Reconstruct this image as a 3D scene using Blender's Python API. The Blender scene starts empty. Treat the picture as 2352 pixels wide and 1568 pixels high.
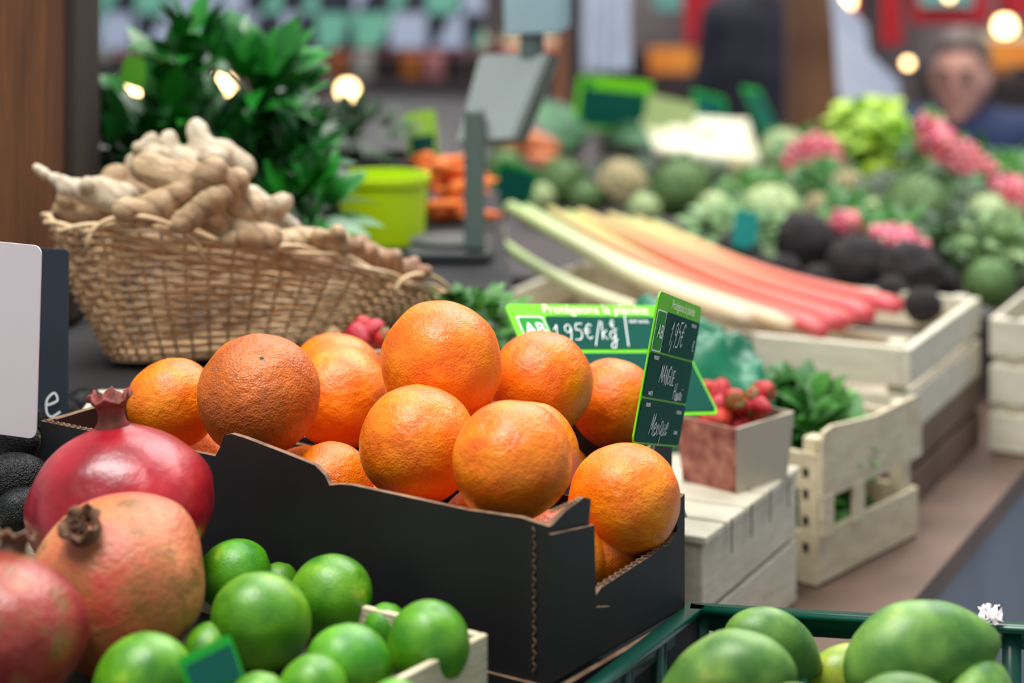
import bpy, bmesh, math, random
from mathutils import Vector, Matrix, noise
random.seed(7)
V = Vector
F = 4800.0; CZ = 1.9
def P(px, py, Y):
    "surveyed point at real distance Y"
    return V(((px-1176)*Y/F, Y, CZ-(py+250)*Y/F))
def RS(px, py, r, z):
    "centre + radius of a round thing resting on height z"
    Y = (CZ-z)*F/(py+250+r)
    return P(px, py, Y), r*Y/F
sc = bpy.context.scene
sc.view_settings.view_transform = 'Standard'
col = sc.collection

# ------------------------------------------------------------ materials
def lin(c):
    def f(x):
        x = x/255.0
        return x/12.92 if x <= .04045 else ((x+.055)/1.055)**2.4
    return (f(c[0]), f(c[1]), f(c[2]), 1)
MC = {}
def M(name, c1, c2=None, scale=5, rough=.5, bump=0, bscale=30, c3=None, detail=4, coat=0, sss=0,
      emit=0, rand=0, voro=0, grad=None, lo=.35, hi=.65, bdist=.002, stretch=None, spec=.5, metal=0, spots=None, wave=None):
    if name in MC: return MC[name]
    m = bpy.data.materials.new(name); m.use_nodes = True
    nt = m.node_tree; N = nt.nodes; L = nt.links
    b = N['Principled BSDF']
    b.inputs['Roughness'].default_value = rough
    b.inputs['Specular IOR Level'].default_value = spec
    b.inputs['Metallic'].default_value = metal
    if coat: b.inputs['Coat Weight'].default_value = coat; b.inputs['Coat Roughness'].default_value = .25
    if sss:
        b.inputs['Subsurface Weight'].default_value = sss
        b.inputs['Subsurface Scale'].default_value = .01
    tc = N.new('ShaderNodeTexCoord'); co = tc.outputs['Object']
    if stretch:
        mp = N.new('ShaderNodeMapping'); mp.inputs['Scale'].default_value = stretch
        L.new(co, mp.inputs['Vector']); co = mp.outputs['Vector']
    oi = N.new('ShaderNodeObjectInfo')
    vadd = N.new('ShaderNodeVectorMath'); vadd.operation = 'ADD'
    cmb = N.new('ShaderNodeMath'); cmb.operation = 'MULTIPLY'; cmb.inputs[1].default_value = 37
    L.new(oi.outputs['Random'], cmb.inputs[0])
    L.new(co, vadd.inputs[0]); L.new(cmb.outputs[0], vadd.inputs[1]); co = vadd.outputs[0]
    nz = N.new('ShaderNodeTexNoise'); nz.inputs['Scale'].default_value = scale; nz.inputs['Detail'].default_value = detail
    L.new(co, nz.inputs['Vector'])
    fac = nz.outputs['Fac']
    if grad is not None:
        sp = N.new('ShaderNodeSeparateXYZ'); L.new(tc.outputs['Generated'], sp.inputs[0])
        ma = N.new('ShaderNodeMath'); ma.operation = 'MULTIPLY_ADD'; ma.inputs[1].default_value = .35
        L.new(nz.outputs['Fac'], ma.inputs[0]); L.new(sp.outputs[grad], ma.inputs[2])
        mb = N.new('ShaderNodeMath'); mb.operation = 'SUBTRACT'; mb.inputs[1].default_value = .17
        L.new(ma.outputs[0], mb.inputs[0]); fac = mb.outputs[0]
    rp = N.new('ShaderNodeValToRGB'); L.new(fac, rp.inputs[0])
    e = rp.color_ramp.elements
    e[0].position = lo; e[0].color = lin(c1); e[1].position = hi; e[1].color = lin(c2 or c1)
    if c3: q = e.new(min(1, hi+.16 if grad is None else 1)); q.color = lin(c3)
    out = rp.outputs[0]
    def mixin(out, facsock, colr):
        mx = N.new('ShaderNodeMix'); mx.data_type = 'RGBA'
        L.new(facsock, mx.inputs[0]); L.new(out, mx.inputs[6]); mx.inputs[7].default_value = lin(colr)
        return mx.outputs[2]
    if spots:
        vz = N.new('ShaderNodeTexNoise'); vz.inputs['Scale'].default_value = spots[1]; vz.inputs['Detail'].default_value = 3
        L.new(co, vz.inputs['Vector'])
        r2 = N.new('ShaderNodeValToRGB'); r2.color_ramp.elements[0].position = spots[2]; r2.color_ramp.elements[1].position = spots[2]+(spots[3] if len(spots) > 3 else .08)
        r2.color_ramp.elements[0].color = (0, 0, 0, 1); r2.color_ramp.elements[1].color = (1, 1, 1, 1)
        L.new(vz.outputs['Fac'], r2.inputs[0]); out = mixin(out, r2.outputs[0], spots[0])
    if wave:
        wv = N.new('ShaderNodeTexWave'); wv.inputs['Scale'].default_value = wave[1]; wv.inputs['Distortion'].default_value = wave[2]
        wv.bands_direction = wave[4]; wv.inputs['Detail Scale'].default_value = 1.5
        L.new(co, wv.inputs['Vector'])
        r2 = N.new('ShaderNodeValToRGB'); r2.color_ramp.elements[0].position = wave[3]; r2.color_ramp.elements[1].position = 1
        r2.color_ramp.elements[0].color = (0, 0, 0, 1); r2.color_ramp.elements[1].color = (.6, .6, .6, 1)
        L.new(wv.outputs['Fac'], r2.inputs[0]); out = mixin(out, r2.outputs[0], wave[0])
    if rand:
        hs = N.new('ShaderNodeHueSaturation')
        mr = N.new('ShaderNodeMapRange'); mr.inputs[3].default_value = 1-rand; mr.inputs[4].default_value = 1+rand
        L.new(oi.outputs['Random'], mr.inputs[0]); L.new(mr.outputs[0], hs.inputs['Value'])
        mr2 = N.new('ShaderNodeMapRange'); mr2.inputs[3].default_value = .5-rand*.05; mr2.inputs[4].default_value = .5+rand*.05
        L.new(oi.outputs['Random'], mr2.inputs[0]); L.new(mr2.outputs[0], hs.inputs['Hue'])
        L.new(out, hs.inputs['Color']); out = hs.outputs[0]
    L.new(out, b.inputs['Base Color'])
    if emit:
        L.new(out, b.inputs['Emission Color']); b.inputs['Emission Strength'].default_value = emit
    if bump:
        n2 = N.new('ShaderNodeTexNoise'); n2.inputs['Scale'].default_value = bscale; n2.inputs['Detail'].default_value = 3
        L.new(co, n2.inputs['Vector'])
        bp = N.new('ShaderNodeBump'); bp.inputs['Strength'].default_value = bump; bp.inputs['Distance'].default_value = bdist
        L.new(n2.outputs['Fac'], bp.inputs['Height'])
        if voro:
            vo = N.new('ShaderNodeTexVoronoi'); vo.inputs['Scale'].default_value = voro; L.new(co, vo.inputs['Vector'])
            b2 = N.new('ShaderNodeBump'); b2.inputs['Strength'].default_value = min(1, bump*.9); b2.inputs['Distance'].default_value = bdist*.3
            L.new(vo.outputs['Distance'], b2.inputs['Height']); L.new(bp.outputs[0], b2.inputs['Normal'])
            bp = b2
        L.new(bp.outputs[0], b.inputs['Normal'])
    MC[name] = m
    return m

m_orange = M('orange_peel', (228, 100, 0), (244, 132, 4), 2.0, .36, .55, 8, bdist=.0020, voro=32, coat=.1, rand=.07, spots=((196, 96, 16), 6, .72))
m_orange_b = M('orange_peel_weathered', (176, 86, 26), (212, 106, 22), 1.8, .44, .6, 8, bdist=.0024, voro=30, c3=(152, 104, 68), rand=.02, spots=((132, 88, 58), 9, .64))
m_stem = M('dry_stem', (60, 60, 30), (96, 80, 36), 8, .8)
m_lime = M('lime_peel', (54, 122, 14), (100, 164, 24), 1.2, .38, .3, 14, bdist=.0012, voro=26, c3=(184, 208, 56), coat=.1, rand=.16)
m_pomr = M('pomegranate_red', (128, 8, 24), (168, 20, 34), 1.6, .32, .25, 8, c3=(190, 56, 52), coat=.15, bdist=.002, spots=((206, 120, 90), 30, .70))
m_pomo = M('pomegranate_blush', (178, 66, 46), (206, 134, 80), 1.0, .45, .4, 14, c3=(214, 172, 104), bdist=.0025, spots=((138, 88, 44), 2.0, .48, .16))
m_calyx = M('pomegranate_crown', (140, 36, 38), (110, 54, 36), 5, .7, .4, 20)
m_calyxb = M('pomegranate_crown_dry', (72, 44, 28), (112, 74, 46), 5, .8, .4, 20)
m_mango = M('mango_skin', (64, 112, 40), (116, 156, 66), 1.2, .45, .15, 20, c3=(180, 190, 94), coat=.05, rand=.08, bdist=.001, spots=((72, 92, 46), 44, .68))
m_mangoy = M('mango_skin_yellow', (176, 180, 50), (126, 156, 50), 1.5, .4, .1, 14, coat=.1)
m_black = M('black_cardboard', (16, 16, 19), (25, 25, 28), 14, .55, .3, 60, stretch=(1, 1, .1), bdist=.001, spots=((50, 46, 44), 30, .66, .2))
m_kraft = M('kraft_edge', (140, 108, 80), (100, 74, 54), 90, .85, .4, 200)
m_wicker = M('wicker', (206, 172, 128), (184, 144, 100), 30, .5, .3, 120, c3=(224, 200, 162))
m_ginger = M('ginger_skin', (162, 132, 96), (186, 158, 120), 16, .6, .8, 90, c3=(142, 106, 74), bdist=.002, wave=((116, 86, 60), 24, 6, .70, 'DIAGONAL'))
m_gingerw = M('ginger_skin_pale', (184, 166, 138), (200, 186, 162), 20, .6, .8, 90, c3=(154, 120, 90), bdist=.002, wave=((144, 114, 86), 26, 6, .74, 'DIAGONAL'))
m_turm = M('turmeric_skin', (150, 112, 86), (176, 140, 110), 24, .65, .9, 60, bdist=.003, wave=((110, 80, 58), 40, 2, .7, 'X'))
m_leaf = M('bay_leaf', (14, 92, 22), (38, 130, 34), 9, .30, .3, 40, c3=(84, 166, 48))
m_leaf2 = M('bay_leaf_deep', (8, 60, 18), (22, 92, 26), 9, .32)
m_leafd = M('dark_leaf', (22, 52, 20), (46, 82, 32), 9, .5)
m_leafl = M('lettuce_leaf', (120, 170, 30), (176, 210, 50), 12, .5, c3=(212, 226, 100))
m_greens = M('spinach_leaf', (34, 94, 30), (76, 136, 46), 12, .5)
m_wood = M('post_wood', (84, 48, 22), (116, 70, 34), 5, .5, .5, 12, stretch=(9, 9, .7), c3=(66, 36, 18), wave=((62, 36, 20), 5, 6, .6, 'X'))
m_woodd = M('post_wood_dark', (42, 30, 22), (56, 40, 28), 3, .7, .3, 8, stretch=(8, 8, .8))
m_pale = M('pale_wood', (200, 184, 150), (218, 204, 172), 12, .75, .3, 40, c3=(170, 148, 112), stretch=(3, 3, 9))
m_palef = M('crate_floor_dark', (52, 56, 44), (70, 70, 52), 12, .85)  # crate floor toned darker than the crate walls
m_white = M('whitewashed_wood', (200, 192, 168), (216, 208, 186), 12, .7, .3, 40, c3=(172, 152, 120), stretch=(2, 2, 8))
m_gplas = M('green_plastic', (0, 62, 48), (2, 76, 58), 6, .3, coat=.2)
m_dplas = M('black_plastic', (16, 16, 18), (26, 26, 28), 6, .5)
m_table = M('table_board', (84, 62, 50), (106, 80, 64), 6, .6, .2, 20)
m_slate = M('slate_board', (28, 38, 50), (38, 48, 60), 12, .7)
m_card = M('white_card', (218, 208, 208), (224, 214, 214), 4, .5)
m_lime_c = M('lime_print', (106, 204, 10), (116, 212, 16), 3, .5, spec=.25)
m_dkg = M('dark_green_print', (4, 70, 58), (6, 78, 66), 6, .75, spec=.12)
m_midg = M('mid_green_print', (14, 140, 34), (24, 150, 42), 6, .6, spec=.2)
m_chalk = M('chalk_ink', (240, 246, 242), (240, 246, 242), 4, .7, spec=.1)
m_ylw = M('pale_yellow_ink', (252, 255, 214), (252, 255, 214), 4, .7, spec=.1)
m_bucket = M('lime_bucket', (186, 218, 0), (194, 226, 0), 3, .4)
m_grey = M('grey_enamel', (78, 92, 88), (90, 104, 98), 4, .45)
m_paleb = M('pale_screen', (140, 166, 174), (154, 178, 184), 4, .3)
m_carrot = M('carrot_skin', (226, 98, 28), (240, 122, 44), 9, .5, rand=.14)
m_bradish = M('black_radish_skin', (22, 15, 18), (40, 29, 31), 6, .8, .8, 20, bdist=.004, c3=(64, 50, 48))
m_avo = M('avocado_skin', (14, 16, 16), (28, 30, 28), 6, .4, 1, 22, bdist=.006, voro=14)
m_arti = M('artichoke_green', (84, 124, 72), (134, 162, 104), 8, .6, c3=(180, 198, 150), rand=.14)
m_cabb = M('cabbage_pale', (156, 184, 118), (200, 212, 160), 8, .6, c3=(222, 226, 192), rand=.12)
m_beige = M('cauliflower_cream', (206, 184, 132), (226, 210, 166), 18, .8, .9, 30, bdist=.006)
m_radish = M('radish_skin', (204, 66, 92), (228, 130, 146), 3, .35, rand=.18, grad='Z', lo=.1, hi=.45, c3=(198, 46, 80))
m_straw = M('strawberry_skin', (166, 12, 18), (204, 30, 34), 5, .3, .4, 20, rand=.15, spots=((226, 180, 100), 26, .68))
m_punnet = M('punnet_board', (184, 170, 146), (198, 184, 162), 8, .7)
m_punr = M('punnet_printed_side', (120, 44, 40), (176, 110, 92), 70, .5, c3=(206, 176, 152))
m_rhu = M('rhubarb_skin', (176, 196, 104), (220, 160, 104), 3, .45, grad='X', lo=.05, hi=.42, c3=(208, 84, 80))
m_rhu2 = M('rhubarb_skin_rosy', (206, 186, 120), (220, 128, 96), 3, .45, grad='X', lo=.05, hi=.42, c3=(196, 60, 74))
m_card2 = M('cardoon_skin', (180, 202, 132), (218, 216, 174), 3, .5, grad='X', lo=.1, hi=.5, c3=(226, 190, 158))
m_leekg = M('leek_green', (30, 84, 50), (70, 122, 76), 6, .5)
m_leekw = M('leek_white', (214, 214, 170), (236, 232, 206), 6, .5)
m_swp = M('sweet_potato_skin', (196, 108, 62), (216, 130, 80), 6, .6)
m_bag = M('emerald_bag', (0, 92, 62), (2, 124, 82), 8, .4, .5, 24, coat=.1)
m_wbag = M('white_bag', (186, 194, 214), (206, 212, 226), 5, .5)
m_navy = M('navy_cloth', (18, 32, 66), (26, 42, 80), 12, .85)
m_dark = M('dark_cloth', (16, 16, 30), (26, 24, 40), 12, .85)
m_skin = M('skin', (180, 128, 112), (196, 144, 126), 6, .55)
m_hair = M('brown_hair', (74, 60, 54), (104, 88, 80), 30, .6)
m_red = M('red_cloth', (168, 20, 32), (190, 36, 44), 3, .7)
m_teal = M('teal_board', (110, 170, 164), (130, 184, 176), 3, .5)
m_orcl = M('orange_cloth', (220, 124, 40), (232, 150, 60), 3, .6)
m_bulb = M('warm_bulb', (255, 206, 140), (255, 214, 150), 3, .3, emit=9)
m_metal = M('dark_metal', (40, 40, 42), (54, 54, 56), 8, .4, metal=.8)
m_counter = M('counter_panel', (142, 134, 134), (170, 162, 158), 2, .6)
m_counterd = M('counter_dark', (48, 38, 40), (68, 54, 52), 2, .6)
m_shelf = M('shelf_dark_shade', (24, 22, 24), (38, 34, 34), 6, .8)  # near-black shelf colour, paints in the shade left of the basket
m_skirt = M('grey_painted_skirt', (104, 110, 122), (122, 128, 140), 3, .6)
m_eye = M('eye_dark', (30, 24, 22), (30, 24, 22), 4, .2)
m_shoe = M('shoe_leather', (30, 24, 22), (40, 32, 28), 4, .5)

# ------------------------------------------------------------ helpers
def mesh_of(bm, smooth=True, name='m'):
    me = bpy.data.meshes.new(name); bm.to_mesh(me); bm.free()
    if smooth: me.polygons.foreach_set('use_smooth', [True]*len(me.polygons))
    return me
def tag(o, label=None, cat=None, group=None, kind=None):
    if label: o['label'] = label
    if cat: o['category'] = cat
    if group: o['group'] = group
    if kind: o['kind'] = kind
    return o
def add(name, me, mat=None, loc=(0, 0, 0), rot=(0, 0, 0), scale=(1, 1, 1), parent=None, **kw):
    o = bpy.data.objects.new(name, me)
    if mat is not None and me is not None and len(me.materials) == 0: me.materials.append(mat)
    o.location = loc; o.rotation_euler = rot
    o.scale = (scale,)*3 if isinstance(scale, (int, float)) else scale
    if parent: o.parent = parent
    col.objects.link(o)
    return tag(o, **kw)
def addw(name, me, mat=None, parent=None, **kw):
    "mesh authored in world coordinates -> recentred object"
    lo = V((1e9,)*3); hi = V((-1e9,)*3)
    for v in me.vertices:
        for i in range(3):
            lo[i] = min(lo[i], v.co[i]); hi[i] = max(hi[i], v.co[i])
    c = (lo+hi)/2; c.z = lo.z
    for v in me.vertices: v.co -= c
    return add(name, me, mat, c-(parent.location if parent else V((0, 0, 0))), parent=parent, **kw)
def empty(name, loc, rotz=0, **kw):
    o = bpy.data.objects.new(name, None); o.empty_display_size = .02
    o.location = loc; o.rotation_euler = (0, 0, rotz); col.objects.link(o)
    return tag(o, **kw)
def bx(bm, x0, x1, y0, y1, z0, z1):
    vs = [bm.verts.new((x, y, z)) for z in (z0, z1) for x, y in ((x0, y0), (x1, y0), (x1, y1), (x0, y1))]
    for f in ((0, 3, 2, 1), (4, 5, 6, 7), (0, 1, 5, 4), (1, 2, 6, 5), (2, 3, 7, 6), (3, 0, 4, 7)):
        bm.faces.new([vs[i] for i in f])
def boxes(lst, bevel=0):
    bm = bmesh.new()
    for b in lst: bx(bm, *b)
    if bevel: bmesh.ops.bevel(bm, geom=list(bm.edges), offset=bevel, segments=1, affect='EDGES')
    return mesh_of(bm, False)
def prism(poly, z0, z1):
    bm = bmesh.new()
    a = [bm.verts.new((x, y, z0)) for x, y in poly]; b = [bm.verts.new((x, y, z1)) for x, y in poly]
    bm.faces.new(a[::-1]); bm.faces.new(b)
    for i in range(len(poly)):
        j = (i+1) % len(poly); bm.faces.new((a[i], a[j], b[j], b[i]))
    bmesh.ops.recalc_face_normals(bm, faces=bm.faces)
    return mesh_of(bm, False)
def panel(poly, t, plane):
    bm = bmesh.new()
    def q(a, z, d): return (d, a, z) if plane == 'x' else (a, d, z)
    A = [bm.verts.new(q(a, z, 0)) for a, z in poly]; B = [bm.verts.new(q(a, z, t)) for a, z in poly]
    bm.faces.new(A); bm.faces.new(B[::-1])
    for i in range(len(poly)):
        j = (i+1) % len(poly); bm.faces.new((A[i], A[j], B[j], B[i]))
    bmesh.ops.recalc_face_normals(bm, faces=bm.faces)
    return mesh_of(bm, False)
def tube(bm, pts, r, n=6, closed=False, flat=1.0):
    k = len(pts); rings = []
    for i, p in enumerate(pts):
        a = pts[(i-1) % k] if (closed or i > 0) else p
        b = pts[(i+1) % k] if (closed or i < k-1) else p
        t = (V(b)-V(a)).normalized()
        up = V((0, 0, 1)) if abs(t.z) < .9 else V((1, 0, 0))
        s = t.cross(up).normalized(); u = s.cross(t)
        rr = r[i] if isinstance(r, (list, tuple)) else r
        rings.append([bm.verts.new(V(p)+(s*math.cos(2*math.pi*j/n)+u*flat*math.sin(2*math.pi*j/n))*rr) for j in range(n)])
    for i in range(k if closed else k-1):
        A = rings[i]; B = rings[(i+1) % k]
        for j in range(n): bm.faces.new((A[j], A[(j+1) % n], B[(j+1) % n], B[j]))
    if not closed:
        bm.faces.new(rings[0][::-1]); bm.faces.new(rings[-1])
def ball(sub, fn):
    bm = bmesh.new(); bmesh.ops.create_icosphere(bm, subdivisions=sub, radius=1)
    for v in bm.verts: v.co = fn(v.co.copy())
    return mesh_of(bm)
def chain(pts, dens=.45):
    out = []
    for (a, ra), (b, rb) in zip(pts, pts[1:]):
        d = (b-a).length; n = max(2, int(d/(dens*min(ra, rb)))+1)
        for i in range(n): t = i/n; out.append((a.lerp(b, t), ra+(rb-ra)*t))
    out.append(pts[-1]); return out
def blobs(items, voxel, smooth=3, nz=0, nscale=20):
    bm = bmesh.new()
    for it in items:
        c, r = it[0], it[1]; s = it[2] if len(it) > 2 else (1, 1, 1)
        bmesh.ops.create_icosphere(bm, subdivisions=2, radius=1, matrix=Matrix.Translation(c) @ Matrix.Diagonal((r*s[0], r*s[1], r*s[2], 1)))
    me = mesh_of(bm)
    o = bpy.data.objects.new('tmp', me); col.objects.link(o)
    md = o.modifiers.new('r', 'REMESH'); md.mode = 'VOXEL'; md.voxel_size = voxel
    if smooth:
        ms = o.modifiers.new('s', 'SMOOTH'); ms.iterations = smooth; ms.factor = .5
    bpy.context.view_layer.update()
    dg = bpy.context.evaluated_depsgraph_get()
    res = bpy.data.meshes.new_from_object(o.evaluated_get(dg))
    bpy.data.objects.remove(o); bpy.data.meshes.remove(me)
    if nz:
        for v in res.vertices: v.co += v.normal*noise.noise(v.co*nscale)*nz
    res.polygons.foreach_set('use_smooth', [True]*len(res.polygons))
    return res
def leaf(bm, base, d, up, L, W, bend=.3, n=6, fold=.15):
    d = d.normalized(); s = d.cross(up)
    if s.length < 1e-3: s = d.cross(V((1, 0, 0)))
    s.normalize(); u = s.cross(d)
    prev = None
    for i in range(n+1):
        t = i/n; p = base+d*L*t*(1-.15*bend*t)-u*bend*L*t*t
        w = W*.5*max(.03, math.sin(math.pi*min(1, t**.85))**.8) if 0 < t < 1 else W*.02
        cur = [bm.verts.new(p+s*w+u*fold*w), bm.verts.new(p), bm.verts.new(p-s*w+u*fold*w)]
        if prev:
            bm.faces.new((prev[0], prev[1], cur[1], cur[0])); bm.faces.new((prev[1], prev[2], cur[2], cur[1]))
        prev = cur
def foliage(c, rx, ry, rz, n, L, W, bend=.4, upb=.5, stems=False, seed=1, gaps=()):
    rnd = random.Random(seed); bm = bmesh.new(); root = c-V((0, 0, rz))
    for i in range(n):
        while True:
            q = V((rnd.uniform(-1, 1), rnd.uniform(-1, 1), rnd.uniform(-1, 1)))
            if .3 < q.length < 1: break
        p = c+V((q.x*rx, q.y*ry, q.z*rz))
        d = (V((q.x, q.y, q.z+upb))+V((rnd.uniform(-.5, .5), rnd.uniform(-.5, .5), rnd.uniform(-.4, .4)))).normalized()
        ll = L*rnd.uniform(.6, 1.15); mid = p+d*ll*.5
        up = V((rnd.uniform(-.4, .4), rnd.uniform(-.9, .1), 1)).normalized(); ww = W*rnd.uniform(.7, 1.2); bb = bend*rnd.uniform(.3, 1.4)
        if any((V((mid.x, mid.z))-V((g[0], g[1]))).length < g[2] for g in gaps): continue
        leaf(bm, p, d, up, ll, ww, bb)
        if stems and i % 3 == 0: tube(bm, [root, root.lerp(p, .5)+V((0, 0, rz*.1)), p], .0015, 4)
    return mesh_of(bm)
def text_mesh(s, size, shear=0, bold=0):
    cu = bpy.data.curves.new('t', 'FONT'); cu.body = s; cu.size = size; cu.shear = shear
    cu.align_x = 'CENTER'; cu.align_y = 'CENTER'; cu.offset = bold
    o = bpy.data.objects.new('t', cu); col.objects.link(o); bpy.context.view_layer.update()
    me = bpy.data.meshes.new_from_object(o.evaluated_get(bpy.context.evaluated_depsgraph_get()))
    bpy.data.objects.remove(o); return me
GL = {
 '1': (.34, [[(0, .68), (.14, .85), (.24, 1), (.2, .5), (.17, 0)]]),
 ',': (.26, [[(.14, .16), (.12, -.05), (0, -.32)]]),
 '9': (.52, [[(.42, .82), (.26, 1), (.06, .85), (.08, .6), (.28, .52), (.42, .8), (.40, .45), (.30, 0)]]),
 '5': (.55, [[(.52, 1.02), (.3, .98), (.16, .98), (.11, .62), (.32, .64), (.44, .35), (.3, .05), (.0, .05)]]),
 '€': (.58, [[(.5, .85), (.34, 1), (.14, .75), (.12, .3), (.3, 0), (.5, .14)], [(-.04, .62), (.38, .64)], [(-.04, .42), (.36, .44)]]),
 '/': (.4, [[(.42, 1.3), (.2, .5), (0, -.35)]]),
 'k': (.46, [[(.12, 1.15), (.08, .5), (.04, 0)], [(.36, .6), (.1, .32), (.2, .2), (.38, 0)]]),
 'g': (.5, [[(.38, .5), (.2, .6), (.03, .35), (.18, .08), (.36, .35), (.4, .55), (.36, -.1), (.26, -.45), (.04, -.42), (.12, -.18), (.5, .08)]]),
 'M': (.75, [[(0, 0), (.08, .5), (.14, 1), (.26, .6), (.34, .25), (.46, .65), (.58, 1.02), (.6, .5), (.64, 0)]]),
 'A': (.62, [[(0, 0), (.14, .5), (.28, 1), (.38, .5), (.5, 0)], [(.08, .38), (.44, .4)]]),
 'N': (.62, [[(0, 0), (.03, .5), (.06, 1), (.24, .5), (.44, 0), (.48, .5), (.52, 1.04)]]),
 'G': (.64, [[(.5, .82), (.3, 1), (.06, .7), (.08, .2), (.3, 0), (.5, .2), (.5, .42), (.3, .42)]]),
 'U': (.6, [[(.02, 1), (.02, .5), (.08, .08), (.3, 0), (.44, .2), (.46, .6), (.5, 1)]]),
 'E': (.5, [[(.44, .96), (.2, 1), (.06, .95), (.04, .5), (.04, .02), (.44, .02)], [(.04, .5), (.36, .52)]]),
 'H': (.65, [[(.06, 1), (.04, .5), (.02, 0)], [(.5, 1.04), (.48, .5), (.46, 0)], [(.04, .48), (.48, .54)]]),
 'a': (.46, [[(.36, .5), (.18, .58), (.02, .3), (.16, .02), (.34, .3), (.37, .55), (.36, .1), (.48, .04)]]),
 'w': (.56, [[(.0, .52), (.05, .1), (.14, .02), (.24, .45), (.32, .05), (.42, .08), (.5, .55)]]),
 'i': (.22, [[(.04, .5), (.06, .1), (.18, .04)], [(.06, .78), (.08, .84)]]),
 'x': (.42, [[(.02, .52), (.18, .28), (.36, .02)], [(.36, .54), (.18, .26), (0, 0)]]),
 'q': (.46, [[(.36, .5), (.18, .58), (.02, .3), (.16, .04), (.34, .3), (.37, .52), (.34, -.1), (.32, -.45)]]),
 'u': (.46, [[(.02, .52), (.04, .12), (.16, .02), (.32, .2), (.35, .54), (.36, .1), (.46, .04)]]),
 'e': (.42, [[(.02, .26), (.2, .32), (.34, .42), (.24, .58), (.06, .4), (.08, .1), (.22, 0), (.44, .14)]]),
 '|': (.2, [[(.1, 1.2), (.02, -.3)]]),
}
def hand_mesh(s, size, slant=.25, r=.00055, seed=0):
    rnd = random.Random(seed+3); bm = bmesh.new(); x = 0; lines = []
    for ch in s:
        if ch == ' ': x += .4; continue
        w, st = GL[ch]; dy = rnd.uniform(-.08, .08); k = rnd.uniform(.88, 1.12); sk = rnd.uniform(-.08, .08)
        for ln in st: lines.append([(x+a*k+sk*b, b*k+dy) for a, b in ln])
        x += w*k+.06
    for ln in lines:
        pts = []
        n = len(ln)
        for i in range(n-1):
            p0 = ln[max(0, i-1)]; p1 = ln[i]; p2 = ln[i+1]; p3 = ln[min(n-1, i+2)]
            for k in range(5):
                t = k/5
                pts.append([.5*(2*p1[c]+(p2[c]-p0[c])*t+(2*p0[c]-5*p1[c]+4*p2[c]-p3[c])*t*t+(3*p1[c]-p0[c]-3*p2[c]+p3[c])*t**3) for c in (0, 1)])
        pts.append(ln[-1])
        W3 = [V(((a-x/2+(b-.5)*slant)*size, (b-.5)*size, 0)) for a, b in pts]
        prev = None
        for i, p in enumerate(W3):
            t = (W3[min(i+1, len(W3)-1)]-W3[max(i-1, 0)]); t = t.normalized() if t.length > 1e-9 else V((1, 0, 0))
            nn = V((-t.y, t.x, 0))*r
            cur = (bm.verts.new(p+nn), bm.verts.new(p-nn))
            if prev: bm.faces.new((prev[0], prev[1], cur[1], cur[0]))
            prev = cur
    return mesh_of(bm, False)
def rounded(w, h, r, t, n=5):
    bm = bmesh.new(); pts = []
    for cx, cy, a0 in ((w/2-r, h/2-r, 0), (-w/2+r, h/2-r, 90), (-w/2+r, -h/2+r, 180), (w/2-r, -h/2+r, 270)):
        for i in range(n+1):
            a = math.radians(a0+90*i/n); pts.append((cx+r*math.cos(a), cy+r*math.sin(a)))
    A = [bm.verts.new((x, y, 0)) for x, y in pts]; B = [bm.verts.new((x, y, -t)) for x, y in pts]
    bm.faces.new(A); bm.faces.new(B[::-1])
    for i in range(len(pts)):
        j = (i+1) % len(pts); bm.faces.new((A[i], B[i], B[j], A[j]))
    return mesh_of(bm, False)

# ------------------------------------------------------------ crate
def crate(label, N, ang, W, L, z0, z1, mat, slats=3, gap=.006, t=.005, name='wooden_crate', post=.014, cat='crate', over=0, group=None, bottom=True, fmat=None):
    e = empty(name, (N[0], N[1], z0), ang, label=label, cat=cat, group=group)
    h = z1-z0; sh = (h-gap*(slats-1))/slats
    zs = [(i*(sh+gap), i*(sh+gap)+sh) for i in range(slats)]
    for y in (0, L-t):
        add('end_panel', boxes([(0, W, y, y+t, a, b) for i, (a, b) in enumerate(zs)], .0008), mat, parent=e)
    for x in (0, W-t):
        add('side_panel', boxes([(x, x+t, t*1.02, L-t*1.02, a, b) for a, b in zs], .0008), mat, parent=e)
    if post:
        for x in (t, W-t-post):
            for y in (t, L-t-post):
                add('corner_post', boxes([(x, x+post, y, y+post, 0, h+over)], .001), mat, parent=e)
    if bottom:
        nb = max(3, int(W/.05)); bw = (W-2*t)/nb
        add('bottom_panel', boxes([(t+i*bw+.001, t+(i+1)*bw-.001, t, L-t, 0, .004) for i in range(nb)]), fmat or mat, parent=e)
    return e

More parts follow.
